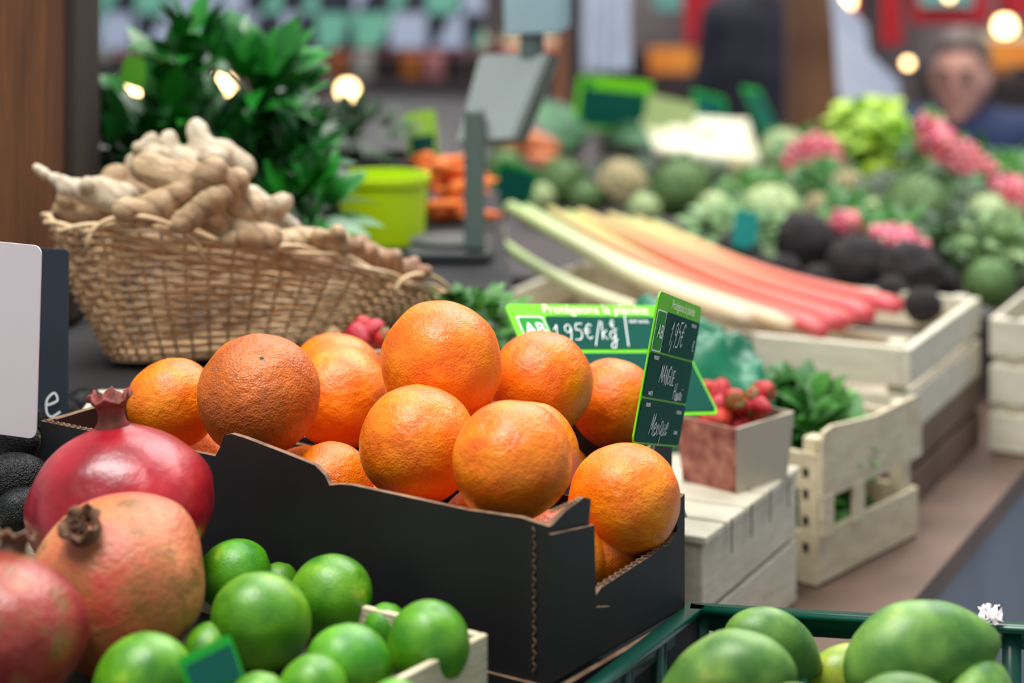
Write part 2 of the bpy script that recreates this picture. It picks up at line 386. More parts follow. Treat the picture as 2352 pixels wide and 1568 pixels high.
def price_sign(TL, TR, BL, label, texts=(), hands=(), base=None, panels=(), stake=.05, rad=.006, group=None, name='price_sign', cat='price sign'):
    u = TR-TL; v = BL-TL; w = u.length; h = v.length
    ex = u.normalized(); ey = -(v-ex*v.dot(ex)).normalized(); ez = ex.cross(ey)
    c = TL+ex*w/2-ey*h/2
    e = empty(name, c, label=label, cat=cat, group=group)
    Mx = Matrix((ex, ey, ez)).transposed().to_4x4(); Mx.translation = c; e.matrix_world = Mx
    add('card', rounded(w, h, rad, .0012), base or m_lime_c, parent=e)
    for k, (x0, y0, x1, y1, m) in enumerate(panels):
        add('printed_panel', rounded((x1-x0)*w, (y1-y0)*h, rad*.5, .0003), m, loc=(((x0+x1)/2-.5)*w, (.5-(y0+y1)/2)*h, .0005+.00012*k), parent=e)
    for (s, x, y, size, shear, *mm) in texts:
        add('lettering', text_mesh(s, size*h, shear, .0001), mm[0] if mm else m_chalk, loc=((x-.5)*w, (.5-y)*h, .0014), parent=e)
    for i, (s, x, y, size, sl) in enumerate(hands):
        add('handwriting', hand_mesh(s, size*h, sl, max(.00045, size*h*.028), i), m_chalk, loc=((x-.5)*w, (.5-y)*h, .0015), parent=e)
    if stake:
        add('stake', boxes([(-.003, .003, -h/2-stake, -h/2+.01, -.0030, -.0013)]), m_gplas, parent=e)
    return e

# ============================================================ SETTING
add('floor', boxes([(-8, 9, -1, 13, -.05, 0)]), M('floor_paving', (150, 156, 168), (172, 178, 188), 1.5, .5, .2, 8, detail=6), kind='structure')
add('wall_back', boxes([(-8, 9, 12.0, 12.2, 0, 5)]), M('hall_wall', (78, 66, 68), (142, 130, 126), .9, .8, c3=(170, 162, 160), detail=5), kind='structure')

def table(label, poly, z, mat, name='market_table', zb=0.0, sk=None):
    e = empty(name, (poly[0][0], poly[0][1], zb), label=label, cat='table')
    o = V((poly[0][0], poly[0][1]))
    pl = [(x-o.x, y-o.y) for x, y in poly]
    add('table_top', prism(pl, z-zb-.025, z-zb), mat, parent=e)
    cx = sum(p[0] for p in pl)/len(pl); cy = sum(p[1] for p in pl)/len(pl)
    ins = [(x+(cx-x)*.04, y+(cy-y)*.04) for x, y in pl]
    add('skirt', prism(ins, 0, z-zb-.026), sk or m_counterd, parent=e)
    return e
table('brown wooden market table carrying the fruit crates', [(-.95, .75), (.85, .75), (.85, 1.60), (.212, 1.60), (.356, 1.891), (.575, 2.346), (.66, 2.52), (.95, 3.1), (1.5, 4.3), (-.95, 4.3)], 1.25, m_table, sk=m_skirt)
table('raised dark shelf under the ginger basket and herbs', [(-.95, 1.70), (-.03, 1.70), (-.0, 2.2), (-.02, 2.90), (-.95, 2.90)], 1.487, m_shelf, 'display_shelf', 1.252)
table('raised display shelf covered with vegetables', [(-.4, 2.98), (.07, 2.92), (.53, 2.60), (.58, 2.60), (.66, 2.76), (.92, 3.0), (1.4, 4.25), (-.4, 4.25)], 1.36, m_counterd, 'display_shelf', 1.252)

# ============================================================ ORANGE TRAY
B = V((.0219, 1.25)); ANG = math.atan2(.829, .559)
ux = V((math.cos(ANG), math.sin(ANG))); uy = V((-ux.y, ux.x))
TW = .166; TL_ = .432; ZR = 1.522; ZF = 1.425
tray = empty('cardboard_tray', (B.x, B.y, ZF), ANG, label='black corrugated cardboard tray heaped with oranges', cat='tray')
def kraft_top(me):
    me.materials.append(m_black); me.materials.append(m_kraft)
    for p in me.polygons:
        if p.normal.z > .25: p.material_index = 1
    return me
R = ZR-ZF
t = .004
add('front_panel', kraft_top(panel([(0, 0), (TL_, 0), (TL_, R), (.266, R), (.262, R+.006), (.258, R+.015), (.252, R+.017), (.24, R+.016), (.205, R+.011), (.18, R+.007), (.172, R+.002), (.168, R-.004), (.16, R-.002), (.15, R-.001), (.06, R-.002), (.02, R), (0, R-.002)], t, 'x')), None, parent=tray)
add('end_panel', kraft_top(panel([(t, 0), (TW, 0), (TW, R-.022), (.158, R-.024), (.155, .052), (.145, .047), (.06, .042), (.048, .036), (.043, .045), (.046, R-.01), (.048, R+.003), (.040, R+.006), (.02, R+.003), (t, R-.002)], t, 'y')), None, parent=tray)
add('end_panel', kraft_top(panel([(t, 0), (TW, 0), (TW, R), (t, R)], t, 'y')), None, loc=(0, TL_-t, 0), parent=tray)
add('back_panel', kraft_top(panel([(t, 0), (TL_-t, 0), (TL_-t, R), (TL_-.05, R-.002), (TL_-.07, .06), (.05, .06), (.03, R-.024), (t, R-.022)], t, 'x')), None, loc=(TW-t, 0, 0), parent=tray)
add('bottom_panel', boxes([(t, TW-t, t, TL_-t, 0, .003)]), m_black, parent=tray)
def wavy(pts, r=.0006):
    bm = bmesh.new(); tube(bm, pts, r, 5); add('corrugated_edge', mesh_of(bm), m_kraft, parent=tray)
wavy([V((-.0006, .010+.0013*math.sin(i*1.3), .004+(R-.008)*i/59)) for i in range(60)], .0005)
wavy([V((t+.001+.036*i/40, t*.5+.0014*math.sin(i*1.4), R+.0055)) for i in range(41)])
wavy([V((t*.5+.0014*math.sin(i*1.4), TL_-.002-.11*i/90, R+.0005)) for i in range(91)])
wavy([V((.060+.09*i/60, t*.5+.0013*math.sin(i*1.4), .0432+.0048*i/60)) for i in range(61)])
add('folded_flap', kraft_top(panel([(t, R-.035), (.075, R-.035), (.07, R+.003), (t, R+.002)], .003, 'y')), None, loc=(0, TL_-.012, 0), parent=tray)
add('folded_flap', kraft_top(panel([(-.001, .002), (.060, .004), (.064, .030), (.048, .034), (.046, R-.012), (-.001, R-.006)], .0022, 'y')), None, loc=(0, -.0026, 0), rot=(0, 0, math.radians(-1.5)), parent=tray)
def cbox(x0, x1, y0, y1, z1, label):
    e = empty('cardboard_box', (B.x+ux.x*x0+uy.x*y0, B.y+ux.y*x0+uy.y*y0, 1.252), ANG, label=label, cat='box')
    w = x1-x0; l = y1-y0; h = z1-1.252
    for nm, x in (('front_panel', 0), ('back_panel', w-t)):
        add(nm, kraft_top(panel([(0, 0), (l, 0), (l, h), (0, h)], t, 'x')), None, loc=(x, 0, 0), parent=e)
    for y in (0, l-t):
        add('end_panel', kraft_top(panel([(t, 0), (w-t, 0), (w-t, h), (t, h)], t, 'y')), None, loc=(0, y, 0), parent=e)
    return e, w, l, h
e, w, l, h = cbox(-.002, TW+.002, -.008, TL_+.002, ZF-.0005, 'black cardboard box stacked beneath the tray of oranges')
add('top_panel', boxes([(t, w-t, t, l-t, h-.005, h)]), m_black, parent=e)
e, w, l, h = cbox(TW+.006, .325, .10, .40, 1.488, 'black cardboard box of oranges behind the tray')
add('bottom_panel', boxes([(t, w-t, t, l-t, h-.064, h-.061)]), m_black, parent=e)

def orange_mesh(s):
    o = V((s*7.3, s*3.1, s))
    def fn(v):
        a = math.acos(max(-1, min(1, v.z)))
        k = 1+.035*noise.noise(v*1.2+o)+.014*noise.noise(v*3.0+o)+.004*noise.noise(v*9+o)
        k -= .06*math.exp(-(a/.16)**2)+.05*math.exp(-((math.pi-a)/.2)**2)
        return V((v.x*k, v.y*k, v.z*k*.96))
    return ball(5, fn)
OM = [orange_mesh(i) for i in range(4)]
OMB = orange_mesh(9)
for m_ in OM: m_.materials.append(m_orange)
OMB.materials.append(m_orange_b)
def star(n=5, r=.1, zz=.015):
    bm = bmesh.new(); c = bm.verts.new((0, 0, zz*2)); ring = []
    for i in range(2*n*2):
        a = math.pi*i/(2*n); rr = r*(1 if i % 4 == 0 else (.55 if i % 2 else .45))
        ring.append(bm.verts.new((rr*math.cos(a), rr*math.sin(a), 0)))
    for i in range(len(ring)): bm.faces.new((c, ring[i], ring[(i+1) % len(ring)]))
    low = [bm.verts.new((v.co.x*.8, v.co.y*.8, -.03)) for v in ring]
    for i in range(len(ring)): j = (i+1) % len(ring); bm.faces.new((ring[i], low[i], low[j], ring[j]))
    return mesh_of(bm)
STAR = star(); STAR.materials.append(m_stem)
def orange(px, py, r, Y, stemdir=None, mesh=None, label='ripe orange with pebbled peel heaped in the black tray', hidden=None):
    if hidden: c, rad = hidden
    else: c = P(px, py, Y); rad = r*Y/F
    rnd = random.Random(int(px*7+py))
    d = V(stemdir).normalized() if stemdir else V((rnd.uniform(-1, 1), .8, rnd.uniform(-.3, .6))).normalized()
    q = d.to_track_quat('Z', 'Y')
    o = add('orange', mesh or OM[rnd.randrange(4)], None, c, q.to_euler(), rad, label=label, cat='orange', group='oranges in the black tray')
    add('stem_end', STAR, None, (0, 0, .895), parent=o)
orange(1015, 835, 144, 1.475, (-.93, -.2, -.2), label='large orange on the very top of the heap')
orange(595, 907, 141, 1.47, (.12, -.6, .8), OMB, label='orange with brownish weathered peel on the tray heap')
orange(398, 927, 106, 1.52, (-.3, .8, .5))
orange(782, 915, 117, 1.55, (.88, -.45, -.05), label='deep orange fruit with its dark stem end turned sideways')
orange(772, 878, 113, 1.635, (.1, .9, .3), label='yellowish orange at the back of the heap')
orange(962, 1021, 135, 1.40, (-.3, .6, -.7))
orange(1176, 1058, 139, 1.33, (-.42, -.5, .75), label='bright orange resting against the front of the tray')
orange(1217, 1040, 116, 1.445, (.5, .5, .6))
orange(1242, 882, 120, 1.53, (.1, .9, .3))
orange(1410, 926, 102, 1.585, (.3, .8, .2))
orange(1435, 1147, 131, 1.380, (.1, -.75, -.62), label='orange resting over the low end of the tray, navel showing')
orange(1272, 1290, 118, 1.352, (-.4, .6, .5), label='orange low in the corner of the tray')
orange(757, 1120, 107, 1.46, (0, .6, .7), label='orange low in the tray behind the flap')
for lx, ly in ((.052, .125), (.052, .30), (.052, .385), (.122, .05), (.124, .13), (.124, .21), (.124, .29), (.124, .375), (.245, .16), (.245, .24), (.245, .32)):
    w2 = B+ux*lx+uy*ly
    orange(lx*1000, ly*1000, 0, 0, hidden=(V((w2.x, w2.y, ZF+.0375)), .034))

# ============================================================ LIME / POMEGRANATE CRATE
Fc = V((-.014, 1.222)); Nc = Fc-ux*.36
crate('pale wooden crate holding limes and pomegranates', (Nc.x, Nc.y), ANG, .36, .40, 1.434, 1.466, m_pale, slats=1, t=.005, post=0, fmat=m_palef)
crate('pale wooden crate stacked under the limes', (Nc.x, Nc.y), ANG, .36, .40, 1.252, 1.433, m_pale, slats=3, t=.006, post=.014)
def lime_mesh(s):
    o = V((s*5, s, 0))
    def fn(v):
        k = 1+.03*noise.noise(v*1.5+o)+.012*noise.noise(v*4+o); a = math.acos(max(-1, min(1, v.z)))
        return V((v.x*k*.96, v.y*k*.96, v.z*(1.08+.13*math.exp(-((math.pi-a)/.28)**2)-.06*math.exp(-(a/.15)**2))))
    me = ball(4, fn); me.materials.append(m_lime); return me
LMS = [lime_mesh(i) for i in range(3)]
SC = star(3, .11, .008); SC.materials.append(M('lime_scar', (160, 156, 96), (110, 110, 60), 9, .8))
lc = [0]
def lime(px, py, r, d, z=1.44):
    c, rad = RS(px, py, r, z); lc[0] += 1
    o = add('lime', LMS[lc[0] % 3], None, c, V(d).normalized().to_track_quat('Z', 'Y').to_euler(), rad*.98, label='glossy green lime in the pale wooden crate', cat='lime', group='limes in the pale crate')
    add('stem_end', SC, None, (0, 0, 1.01), parent=o)
lime(538, 1318, 82, (.8, .2, .3)); lime(600, 1427, 116, (-.6, -.5, .5)); lime(758, 1370, 98, (.7, -.4, .5))
lime(983, 1482, 101, (.15, -.40, .9)); lime(800, 1525, 95, (-.8, -.3, .2)); lime(330, 1560, 108, (.9, .2, .3))
lime(718, 1592, 86, (.2, -.3, .9)); lime(592, 1630, 80, (.2, .3, .9)); lime(905, 1640, 76, (.2, .3, .9)); lime(480, 1500, 66, (.2, .3, .9))
lime(640, 1345, 50, (.2, .3, .9)); lime(885, 1440, 52, (.2, .3, .9))

def pom_fn(v):
    a = math.atan2(v.y, v.x); z = v.z
    k = 1+.03*math.cos(5*a)*(1-z*z)+.05*noise.noise(v*1.3)+.016*noise.noise(v*4)
    th = math.acos(max(-1, min(1, z)))
    zz = z*.86+.07*math.exp(-(th/.20)**2)
    return V((v.x*k, v.y*k, zz))
PM1 = ball(5, pom_fn); PM1.materials.append(m_pomr)
PM2 = PM1.copy(); PM2.materials.clear(); PM2.materials.append(m_pomo)
PM3 = PM1.copy(); PM3.materials.clear(); PM3.materials.append(M('pomegranate_mottled', (130, 24, 32), (166, 70, 54), 1.4, .36, .4, 14, c3=(196, 140, 96), coat=.1, bdist=.0025, spots=((136, 84, 50), 2.6, .52, .14)))
def calyx(mat, f=1.0, hgt=1.0, tooth_=.95):
    bm = bmesh.new(); n = 60; prof = [(.24, .84, 0), (.175, .94, 0), (.155, 1.04, 0), (.165, 1.13, .0), (.20, 1.21, .35), (.235, 1.28, .7), (.255, 1.36, 1.0)]
    rings = []
    for r, z, w in prof:
        ring = []
        for i in range(n):
            a = 2*math.pi*i/n; tooth = abs(((a*6/(2*math.pi)) % 1)-.5)*2
            zz = 1.15+(z-1.15)*(1-w*tooth*tooth_)*(1+.7*noise.noise(V((round(a*6/6.28)*1.7, 3.3, 0)))) if w else z
            rr = r*f+(.05*noise.noise(V((a*3, z*4, 0))) if w else 0)
            ring.append(bm.verts.new((rr*math.cos(a), rr*math.sin(a), .84+(zz-.84)*hgt)))
        rings.append(ring)
    for A, C in zip(rings, rings[1:]):
        for i in range(n): j = (i+1) % n; bm.faces.new((A[i], A[j], C[j], C[i]))
    me = mesh_of(bm); me.materials.append(mat); return me
def stamens():
    bm = bmesh.new(); rnd = random.Random(3)
    for i in range(34):
        a = rnd.uniform(0, 6.28); r = rnd.uniform(0, .11)
        tube(bm, [V((r*math.cos(a), r*math.sin(a), .86)), V((r*1.1*math.cos(a), r*1.1*math.sin(a), 1.02)), V((r*1.5*math.cos(a+.3), r*1.5*math.sin(a+.3), 1.14))], .014, 4)
    me = mesh_of(bm); me.materials.append(m_calyxb); return me
CA1 = calyx(m_calyx, .90, .76, .6); CA2 = calyx(m_calyxb, .92, .52); ST = stamens()
def pom(c, r, d, me, ca, label):
    o = add('pomegranate', me, None, c, V(d).normalized().to_track_quat('Z', 'Y').to_euler(), r, label=label, cat='pomegranate', group='pomegranates beside the limes')
    k = add('crown', ca, None, parent=o); k.modifiers.new('s', 'SOLIDIFY').thickness = .025
    add('stamens', ST, None, parent=o, scale=(1, 1, 1) if ca is CA1 else (1, 1, .92))
pom(P(275, 1166, 1.325), 214*1.325/F, (-.10, .05, 1), PM1, CA1, 'shiny deep red pomegranate with upright crown')
c, r = RS(268, 1338, 190, 1.44); pom(c, 209*c.y/F, (-.27, -.55, .78), PM2, CA2, 'pinkish yellow pomegranate with dry crown turned forward')
c, r = RS(-5, 1450, 200, 1.44); pom(c, r, (.12, .3, .95), PM3, CA2, 'blotchy red pomegranate at the crate edge')
price_sign(P(410, 1512, 1.06), P(528, 1455, 1.10), P(430, 1620, 1.05), 'small green price card stuck among the limes', base=m_midg, rad=.003, panels=[(.06, .2, .94, .95, m_dkg)], stake=.02)

# ============================================================ MANGO CRATE
mz = 1.425
MR = V((.1195, 1.3945)); ML = V((.0435, 1.250))
mc = empty('plastic_crate', (MR.x, MR.y, 1.252), 0, label='dark green plastic crate full of green mangoes', cat='crate')
ex = V((.2137, -.0375)).normalized(); ey2 = (ML-MR).normalized()
def mpt(a, b): return MR+ex*a+ey2*b
def mwall(p, q, name):
    d = (q-p); Ln = d.length; d.normalize(); n = V((-d.y, d.x)); bm = bmesh.new()
    h = mz-1.252
    for (a0, a1, z0, z1, y0, th) in [(0, Ln, h-.004, h, -.002, .012), (0, Ln, h-.016, h-.003, 0, .004), (0, Ln, h-.055, h-.044, 0, .004), (0, Ln, 0, .05, 0, .004), (0, Ln, .06, h-.07, .001, .003)]+[(i*Ln/7, i*Ln/7+.012, 0, h-.005, -.001, .006) for i in range(7)]+[(Ln-.012, Ln, 0, h-.005, -.001, .006)]:
        bb = bmesh.new(); bx(bb, a0, a1, y0, y0+th, z0, z1)
        for v in bb.verts:
            w = p-MR+d*v.co.x+n*v.co.y; v.co = V((w.x, w.y, v.co.z))
        tmp = mesh_of(bb); bm.from_mesh(tmp)
    add(name, mesh_of(bm, False), m_gplas, parent=mc)
c0, c1, c2, c3 = mpt(0, 0), mpt(.50, 0), mpt(.50, .36), mpt(0, .36)
mwall(c1, c0, 'side_panel'); mwall(c3, c2, 'side_panel'); mwall(c2, c1, 'end_panel'); mwall(c0, c3, 'end_panel')
add('bottom_panel', prism([tuple(p-MR) for p in (c0, c3, c2, c1)], 0, .004), m_gplas, parent=mc)
def mango_fn(v):
    x = v.x*1.55
    w = (1-.20*v.x)*(1-.08*v.x*v.x)
    return V((x, v.y*.82*w, v.z*w*.92+.16*math.cos(v.x*1.8)-.05+.04*noise.noise(v*1.7)))
MG = ball(4, mango_fn); MG.materials.append(m_mango)
MGY = MG.copy(); MGY.materials.clear(); MGY.materials.append(m_mangoy)
MST = star(4, .06, .03); MST.materials.append(m_stem)
def mango(px, py, r, Y, rot, me=MG, label='green mango in the green plastic crate'):
    c = P(px, py, Y)
    o = add('mango', me, None, c, tuple(math.radians(a) for a in rot), r*Y/F, label=label, cat='mango', group='mangoes in the green crate')
    add('stem_end', MST, None, (1.54, 0, -.06), rot=(0, math.radians(90), 0), parent=o)
mango(1670, 1560, 104, 1.215, (0, 14, 172))
mango(1780, 1484, 80, 1.31, (10, 26, 8))
mango(2118, 1502, 122, 1.245, (0, -12, 8), label='large green mango with a yellowish blush')
mango(1965, 1556, 74, 1.325, (0, 10, 12), MGY, 'yellowish mango between the green ones')
mango(2080, 1640, 92, 1.15, (0, 0, 10))
mango(1560, 1665, 80, 1.14, (0, 0, 60))
mango(1830, 1665, 90, 1.13, (0, 0, 100))
mango(2250, 1600, 90, 1.24, (0, 0, 60))
bm = bmesh.new()
bmesh.ops.create_grid(bm, x_segments=10, y_segments=8, size=1)
q = P(2275, 1410, 1.352)
for v in bm.verts:
    n_ = noise.noise(v.co*2.3)*.005
    v.co = V((v.co.x*.007+n_, v.co.y*.004+n_, v.co.y*.004+noise.noise(v.co*3+V((5, 0, 0)))*.006))
add('torn_paper_tag', mesh_of(bm), m_card, q, label='torn crumpled white paper tag on the crate rim', cat='tag')

# ============================================================ LEFT CARDS, AVOCADOS
price_sign(P(-160, 540, 1.50), P(95, 565, 1.47), P(-165, 975, 1.50), 'blank white card with rounded corners', base=m_card, rad=.006, stake=.06, name='white_card', cat='card')
price_sign(P(-40, 562, 1.60), P(157, 573, 1.58), P(-45, 985, 1.60), 'dark slate price board with white handwriting', base=m_slate, rad=.003, hands=[('e', .86, .78, .22, .1)], stake=.06, name='slate_board', cat='sign')
crate('black plastic crate of dark avocados', (-.62, 1.45), 0, .235, .24, 1.38, 1.44, m_dplas, slats=2, name='plastic_crate')
crate('black plastic crate stacked beneath the avocados', (-.62, 1.45), 0, .235, .24, 1.252, 1.378, m_dplas, slats=2, name='plastic_crate')
AV = ball(4, lambda v: V((v.x*.85*(1-.18*v.z), v.y*.85*(1-.18*v.z), v.z*1.15+.03*noise.noise(v*4)))); AV.materials.append(m_avo)
for (px, py, r, Y, d) in ((30, 1018, 62, 1.50, (1, -.3, .3)), (38, 1095, 66, 1.46, (1, .2, .1)), (50, 1165, 55, 1.44, (.6, .3, .2)), (-40, 1060, 60, 1.52, (.4, .3, .4)), (120, 955, 55, 1.60, (.8, .4, .1)), (200, 930, 45, 1.66, (1, .1, 0))):
    o = add('avocado', AV, None, P(px, py, Y), V(d).normalized().to_track_quat('Z', 'Y').to_euler(), r*Y/F, label='dark bumpy avocado in a black crate', cat='avocado', group='avocados in the black crate')
    add('stem_end', SC, None, (0, 0, 1.15), parent=o)

lp = add('wooden_post', boxes([(-.22, 0, 0, .13, 0, 1.6)], .006), m_woodd, (-.413, 1.97, 1.49), label='thick square wooden post with dark shaded side', cat='post')  # darker wood colour paints shade on the side face
add('front_face', boxes([(-.22, -.008, -.012, 0, 0, 1.6)], .002), m_wood, parent=lp)  # thin layer giving the post's front its lighter brown

# ============================================================ GINGER BASKET
bc = V((-.222, 1.90)); ba = math.radians(35); A_, B_ = .203, .098
ax_ = V((math.cos(ba), math.sin(ba))); ay_ = V((-ax_.y, ax_.x))
def rim(t, f=1.0):
    s = math.cos(t); q = bc+ax_*A_*f*s+ay_*B_*f*math.sin(t)
    return V((q.x, q.y, 1.574-.060*s-.020*s*s-.004*math.sin(t)))
def bas(t):
    s = math.cos(t); q = bc+ax_*(A_*.72*s-.006)+ay_*B_*.50*math.sin(t)
    return V((q.x, q.y, 1.496))
def wall(t, s):
    p = bas(t).lerp(rim(t), s); c2_ = V((bc.x, bc.y, p.z))
    return c2_+(p-c2_)*(1+.03*math.sin(math.pi*min(1, s))), (p-c2_).normalized()
bask = empty('wicker_basket', (bc.x, bc.y, 1.489), label='oval woven wicker basket heaped with ginger', cat='basket')
NS = 54; bm = bmesh.new(); rows = 15
for rI in range(rows):
    s = (rI+.5)/rows; pts = []
    for i in range(NS*4):
        tt = 2*math.pi*i/(NS*4)
        p, out = wall(tt, s)
        pts.append(p+out*.0032*math.cos(math.pi*(i/4+rI))+V((0, 0, .0004*noise.noise(p*60))))
    tube(bm, pts, .0022, 6, True, .95)
addw('woven_wall', mesh_of(bm), m_wicker, bask)
bm = bmesh.new()
for i in range(NS):
    tt = 2*math.pi*i/NS
    tube(bm, [wall(tt, k/8*1.03)[0] for k in range(9)], .0015, 5)
addw('stakes', mesh_of(bm), m_wicker, bask)
m_rim = M('wicker_rim', (222, 194, 154), (202, 166, 120), 30, .5, .3, 120)
bm = bmesh.new()
for ph in (0, 3.14):
    pts = []
    for i in range(260):
        tt = 2*math.pi*i/260; p = rim(tt, 1.03); out = (p-V((bc.x, bc.y, p.z))).normalized(); a = tt*12+ph
        pts.append(p+V((0, 0, .004+.0028*math.sin(a)+.003*math.sin(tt*7)))+out*.003*math.cos(a))
    tube(bm, pts, .0022, 6, True)
addw('braided_rim', mesh_of(bm), m_rim, bask)
for (t0, t1, hh) in ((math.radians(206), math.radians(240), .018), (math.radians(290), math.radians(316), .012), (math.radians(332), math.radians(368), .012)):
    bm = bmesh.new(); pts = []
    for i in range(25):
        f = i/24; p = rim(t0+(t1-t0)*f, 1.08); pts.append(p+V((0, 0, -.016+(hh+.016)*math.sin(math.pi*f)**.4)))
    tube(bm, pts, .0023, 7); addw('handle', mesh_of(bm), m_rim, bask)
bm = bmesh.new(); vs = [bm.verts.new(bas(2*math.pi*i/40)) for i in range(40)]; bm.faces.new(vs)
r_ = bmesh.ops.extrude_face_region(bm, geom=list(bm.faces)); [setattr(v, 'co', v.co-V((0, 0, .003))) for v in r_['geom'] if isinstance(v, bmesh.types.BMVert)]
addw('base', mesh_of(bm, False), m_wicker, bask)

def ginger(spine, knobs, mat, seed, label='knobbly piece of fresh ginger root in the basket', name='ginger_root', cat='ginger', kl=1.0):
    rnd = random.Random(seed); S = []
    W = [(P(a, b, Y), r*Y/F) for a, b, Y, r in spine]
    ch = chain(W, .3)
    ch = [(p+V((0, 0, .15*r*noise.noise(p*50))), r*(1+.16*noise.noise(p*45+V((seed, 0, 0))))) for p, r in ch]
    S += ch
    for k in range(knobs):
        p, r = ch[int((k+.5)/knobs*len(ch))]; r = max(r, .006)
        d = V((rnd.uniform(-.9, .9), rnd.uniform(-.9, .2), rnd.uniform(-.1, .7))).normalized()
        L = r*rnd.uniform(.8, 1.25)*kl
        d2 = (d+V((rnd.uniform(-.7, .7), 0, rnd.uniform(-.3, .4)))).normalized()
        S += chain([(p, r*.88), (p+d*L, r*.72), (p+d*L+d2*r*.6, r*.74), (p+d*L+d2*r*.9, r*.64)], .35)
    me = blobs(S, .0021, 1)
    ax = (W[-1][0]-W[0][0]).normalized()
    for v in me.vertices:
        q = v.co.dot(ax)+.007*noise.noise(v.co*30)
        v.co += v.normal*(.0014*noise.noise(v.co*50)+.0005*abs(math.sin(q*math.pi/.010)))
    return addw(name, me, mat, label=label, cat=cat, group='ginger roots in the wicker basket')
ginger([(88, 392, 1.80, 4), (130, 412, 1.80, 7), (152, 430, 1.80, 24), (185, 436, 1.80, 24), (225, 440, 1.80, 38), (290, 462, 1.80, 34)], 3, m_gingerw, 1, 'ginger root with a thin dried tip', kl=.5)
ginger([(335, 385, 1.79, 38), (420, 410, 1.78, 50), (500, 440, 1.78, 50), (575, 482, 1.775, 40)], 3, m_ginger, 2, 'large thick ginger root lying across the heap', kl=.9)
ginger([(315, 378, 1.88, 30), (370, 368, 1.88, 28), (440, 362, 1.89, 32), (510, 358, 1.89, 36), (558, 382, 1.89, 30)], 9, m_gingerw, 5, 'pale many-knobbed ginger root on top')
ginger([(310, 490, 1.765, 36), (375, 470, 1.765, 40)], 2, m_ginger, 4, kl=.8)
ginger([(420, 508, 1.76, 31), (480, 468, 1.755, 31), (503, 448, 1.75, 32)], 1, m_ginger, 6, kl=.6)
ginger([(480, 500, 1.78, 36), (560, 530, 1.77, 40), (622, 545, 1.765, 32)], 2, m_ginger, 7, kl=.9)
ginger([(575, 460, 1.86, 34), (620, 500, 1.86, 36), (665, 530, 1.86, 30)], 5, m_gingerw, 8, 'pale knobbed ginger root on the heap')
ginger([(650, 556, 1.82, 28), (720, 550, 1.83, 28), (785, 560, 1.83, 25)], 3, m_ginger, 9, 'slim brownish ginger root near the basket rim', kl=.8)
ginger([(800, 574, 1.88, 22), (850, 587, 1.88, 25), (900, 606, 1.89, 21), (965, 630, 1.90, 17)], 6, m_turm, 10, 'small ridged brownish root lying near the rim', 'turmeric_root', 'turmeric', kl=.7)
ginger([(780, 577, 1.93, 24), (830, 567, 1.94, 24), (880, 590, 1.94, 20)], 4, m_turm, 11, 'small ridged brownish root lying near the rim', 'turmeric_root', 'turmeric', kl=.7)
ginger([(150, 486, 1.83, 32), (200, 498, 1.83, 36), (270, 502, 1.83, 36)], 2, m_ginger, 12, kl=.6)
ginger([(250, 430, 1.87, 36), (330, 440, 1.88, 42), (430, 470, 1.88, 44), (540, 510, 1.88, 40)], 2, m_ginger, 13, kl=.7)
ginger([(290, 545, 1.86, 34), (400, 560, 1.86, 38), (520, 585, 1.87, 38), (640, 595, 1.88, 32)], 1, m_ginger, 14, kl=.5)
ginger([(680, 590, 1.90, 32), (780, 610, 1.92, 30), (880, 635, 1.94, 24)], 2, m_turm, 15, kl=.5)

crate('white slatted crate behind the oranges', (-.335, 1.60), 0, .30, .09, 1.44, 1.497, m_white, slats=1, post=.012)
crate('plain crate stacked under the white crate', (-.335, 1.60), 0, .30, .09, 1.252, 1.438, m_dplas, slats=2, post=.012, name='plastic_crate')

# ============================================================ HERBS, BUCKET, CARROTS, SCALE
def pot(x, y, z, r, h, mat, name, label=None, cat=None, rimw=.004, n=48, r0=.8, parent=None):
    bm = bmesh.new(); prof = [(0, 0), (r*r0, 0), (r*.97, h*.9), (r+rimw, h*.9), (r+rimw, h), (r*.96, h), (r*r0*.95, .004), (0, .004)]
    rings = []
    for rr, zz in prof:
        rings.append([bm.verts.new((rr*math.cos(2*math.pi*i/n), rr*math.sin(2*math.pi*i/n), zz)) for i in range(n)])
    for A2, C2 in zip(rings, rings[1:]):
        for i in range(n): j = (i+1) % n; bm.faces.new((A2[i], A2[j], C2[j], C2[i]))
    bmesh.ops.remove_doubles(bm, verts=bm.verts, dist=1e-5)
    return add(name, mesh_of(bm, False), mat, (x, y, z), label=label, cat=cat, parent=parent)
herb = empty('potted_herb', (-.30, 2.22, 1.489), label='bushy bay laurel bunch with glossy green leaves', cat='plant')
def gap_at(px, py, Y, r): p = P(px, py, Y); return (p.x, p.z, r)
for i, (cx, cy, Y, a, b, n) in enumerate(((470, 310, 2.22, 235, 180, 230), (640, 400, 2.18, 100, 110, 80), (440, 125, 2.24, 55, 80, 34), (600, 190, 2.22, 90, 70, 46), (300, 340, 2.22, 90, 130, 90), (710, 470, 2.12, 50, 50, 34), (500, 380, 2.26, 240, 160, 180))):
    k = Y/F
    addw('leafy_stems', foliage(P(cx, cy, Y), a*k, .06, b*k, n, .056, .025, .35, .7, True, 10+i, [gap_at(302, 197, 2.2, .028), gap_at(512, 196, 2.2, .027)]), m_leaf2 if i in (4, 6, 1) else m_leaf, herb)
pot(0, .03, 0, .075, .06, m_woodd, 'pot', parent=herb)
price_sign(P(292, 122, 2.34), P(420, 165, 2.36), P(310, 190, 2.34), 'lime green price card standing in the herbs', base=M('lime_card', (110, 200, 50), (120, 206, 60), 3, .4), stake=.05)
pot(-.152, 2.46, 1.489, .054, .078, m_bucket, 'plastic_bucket', 'bright yellow-green plastic bucket', 'bucket', r0=.90, rimw=.0015)
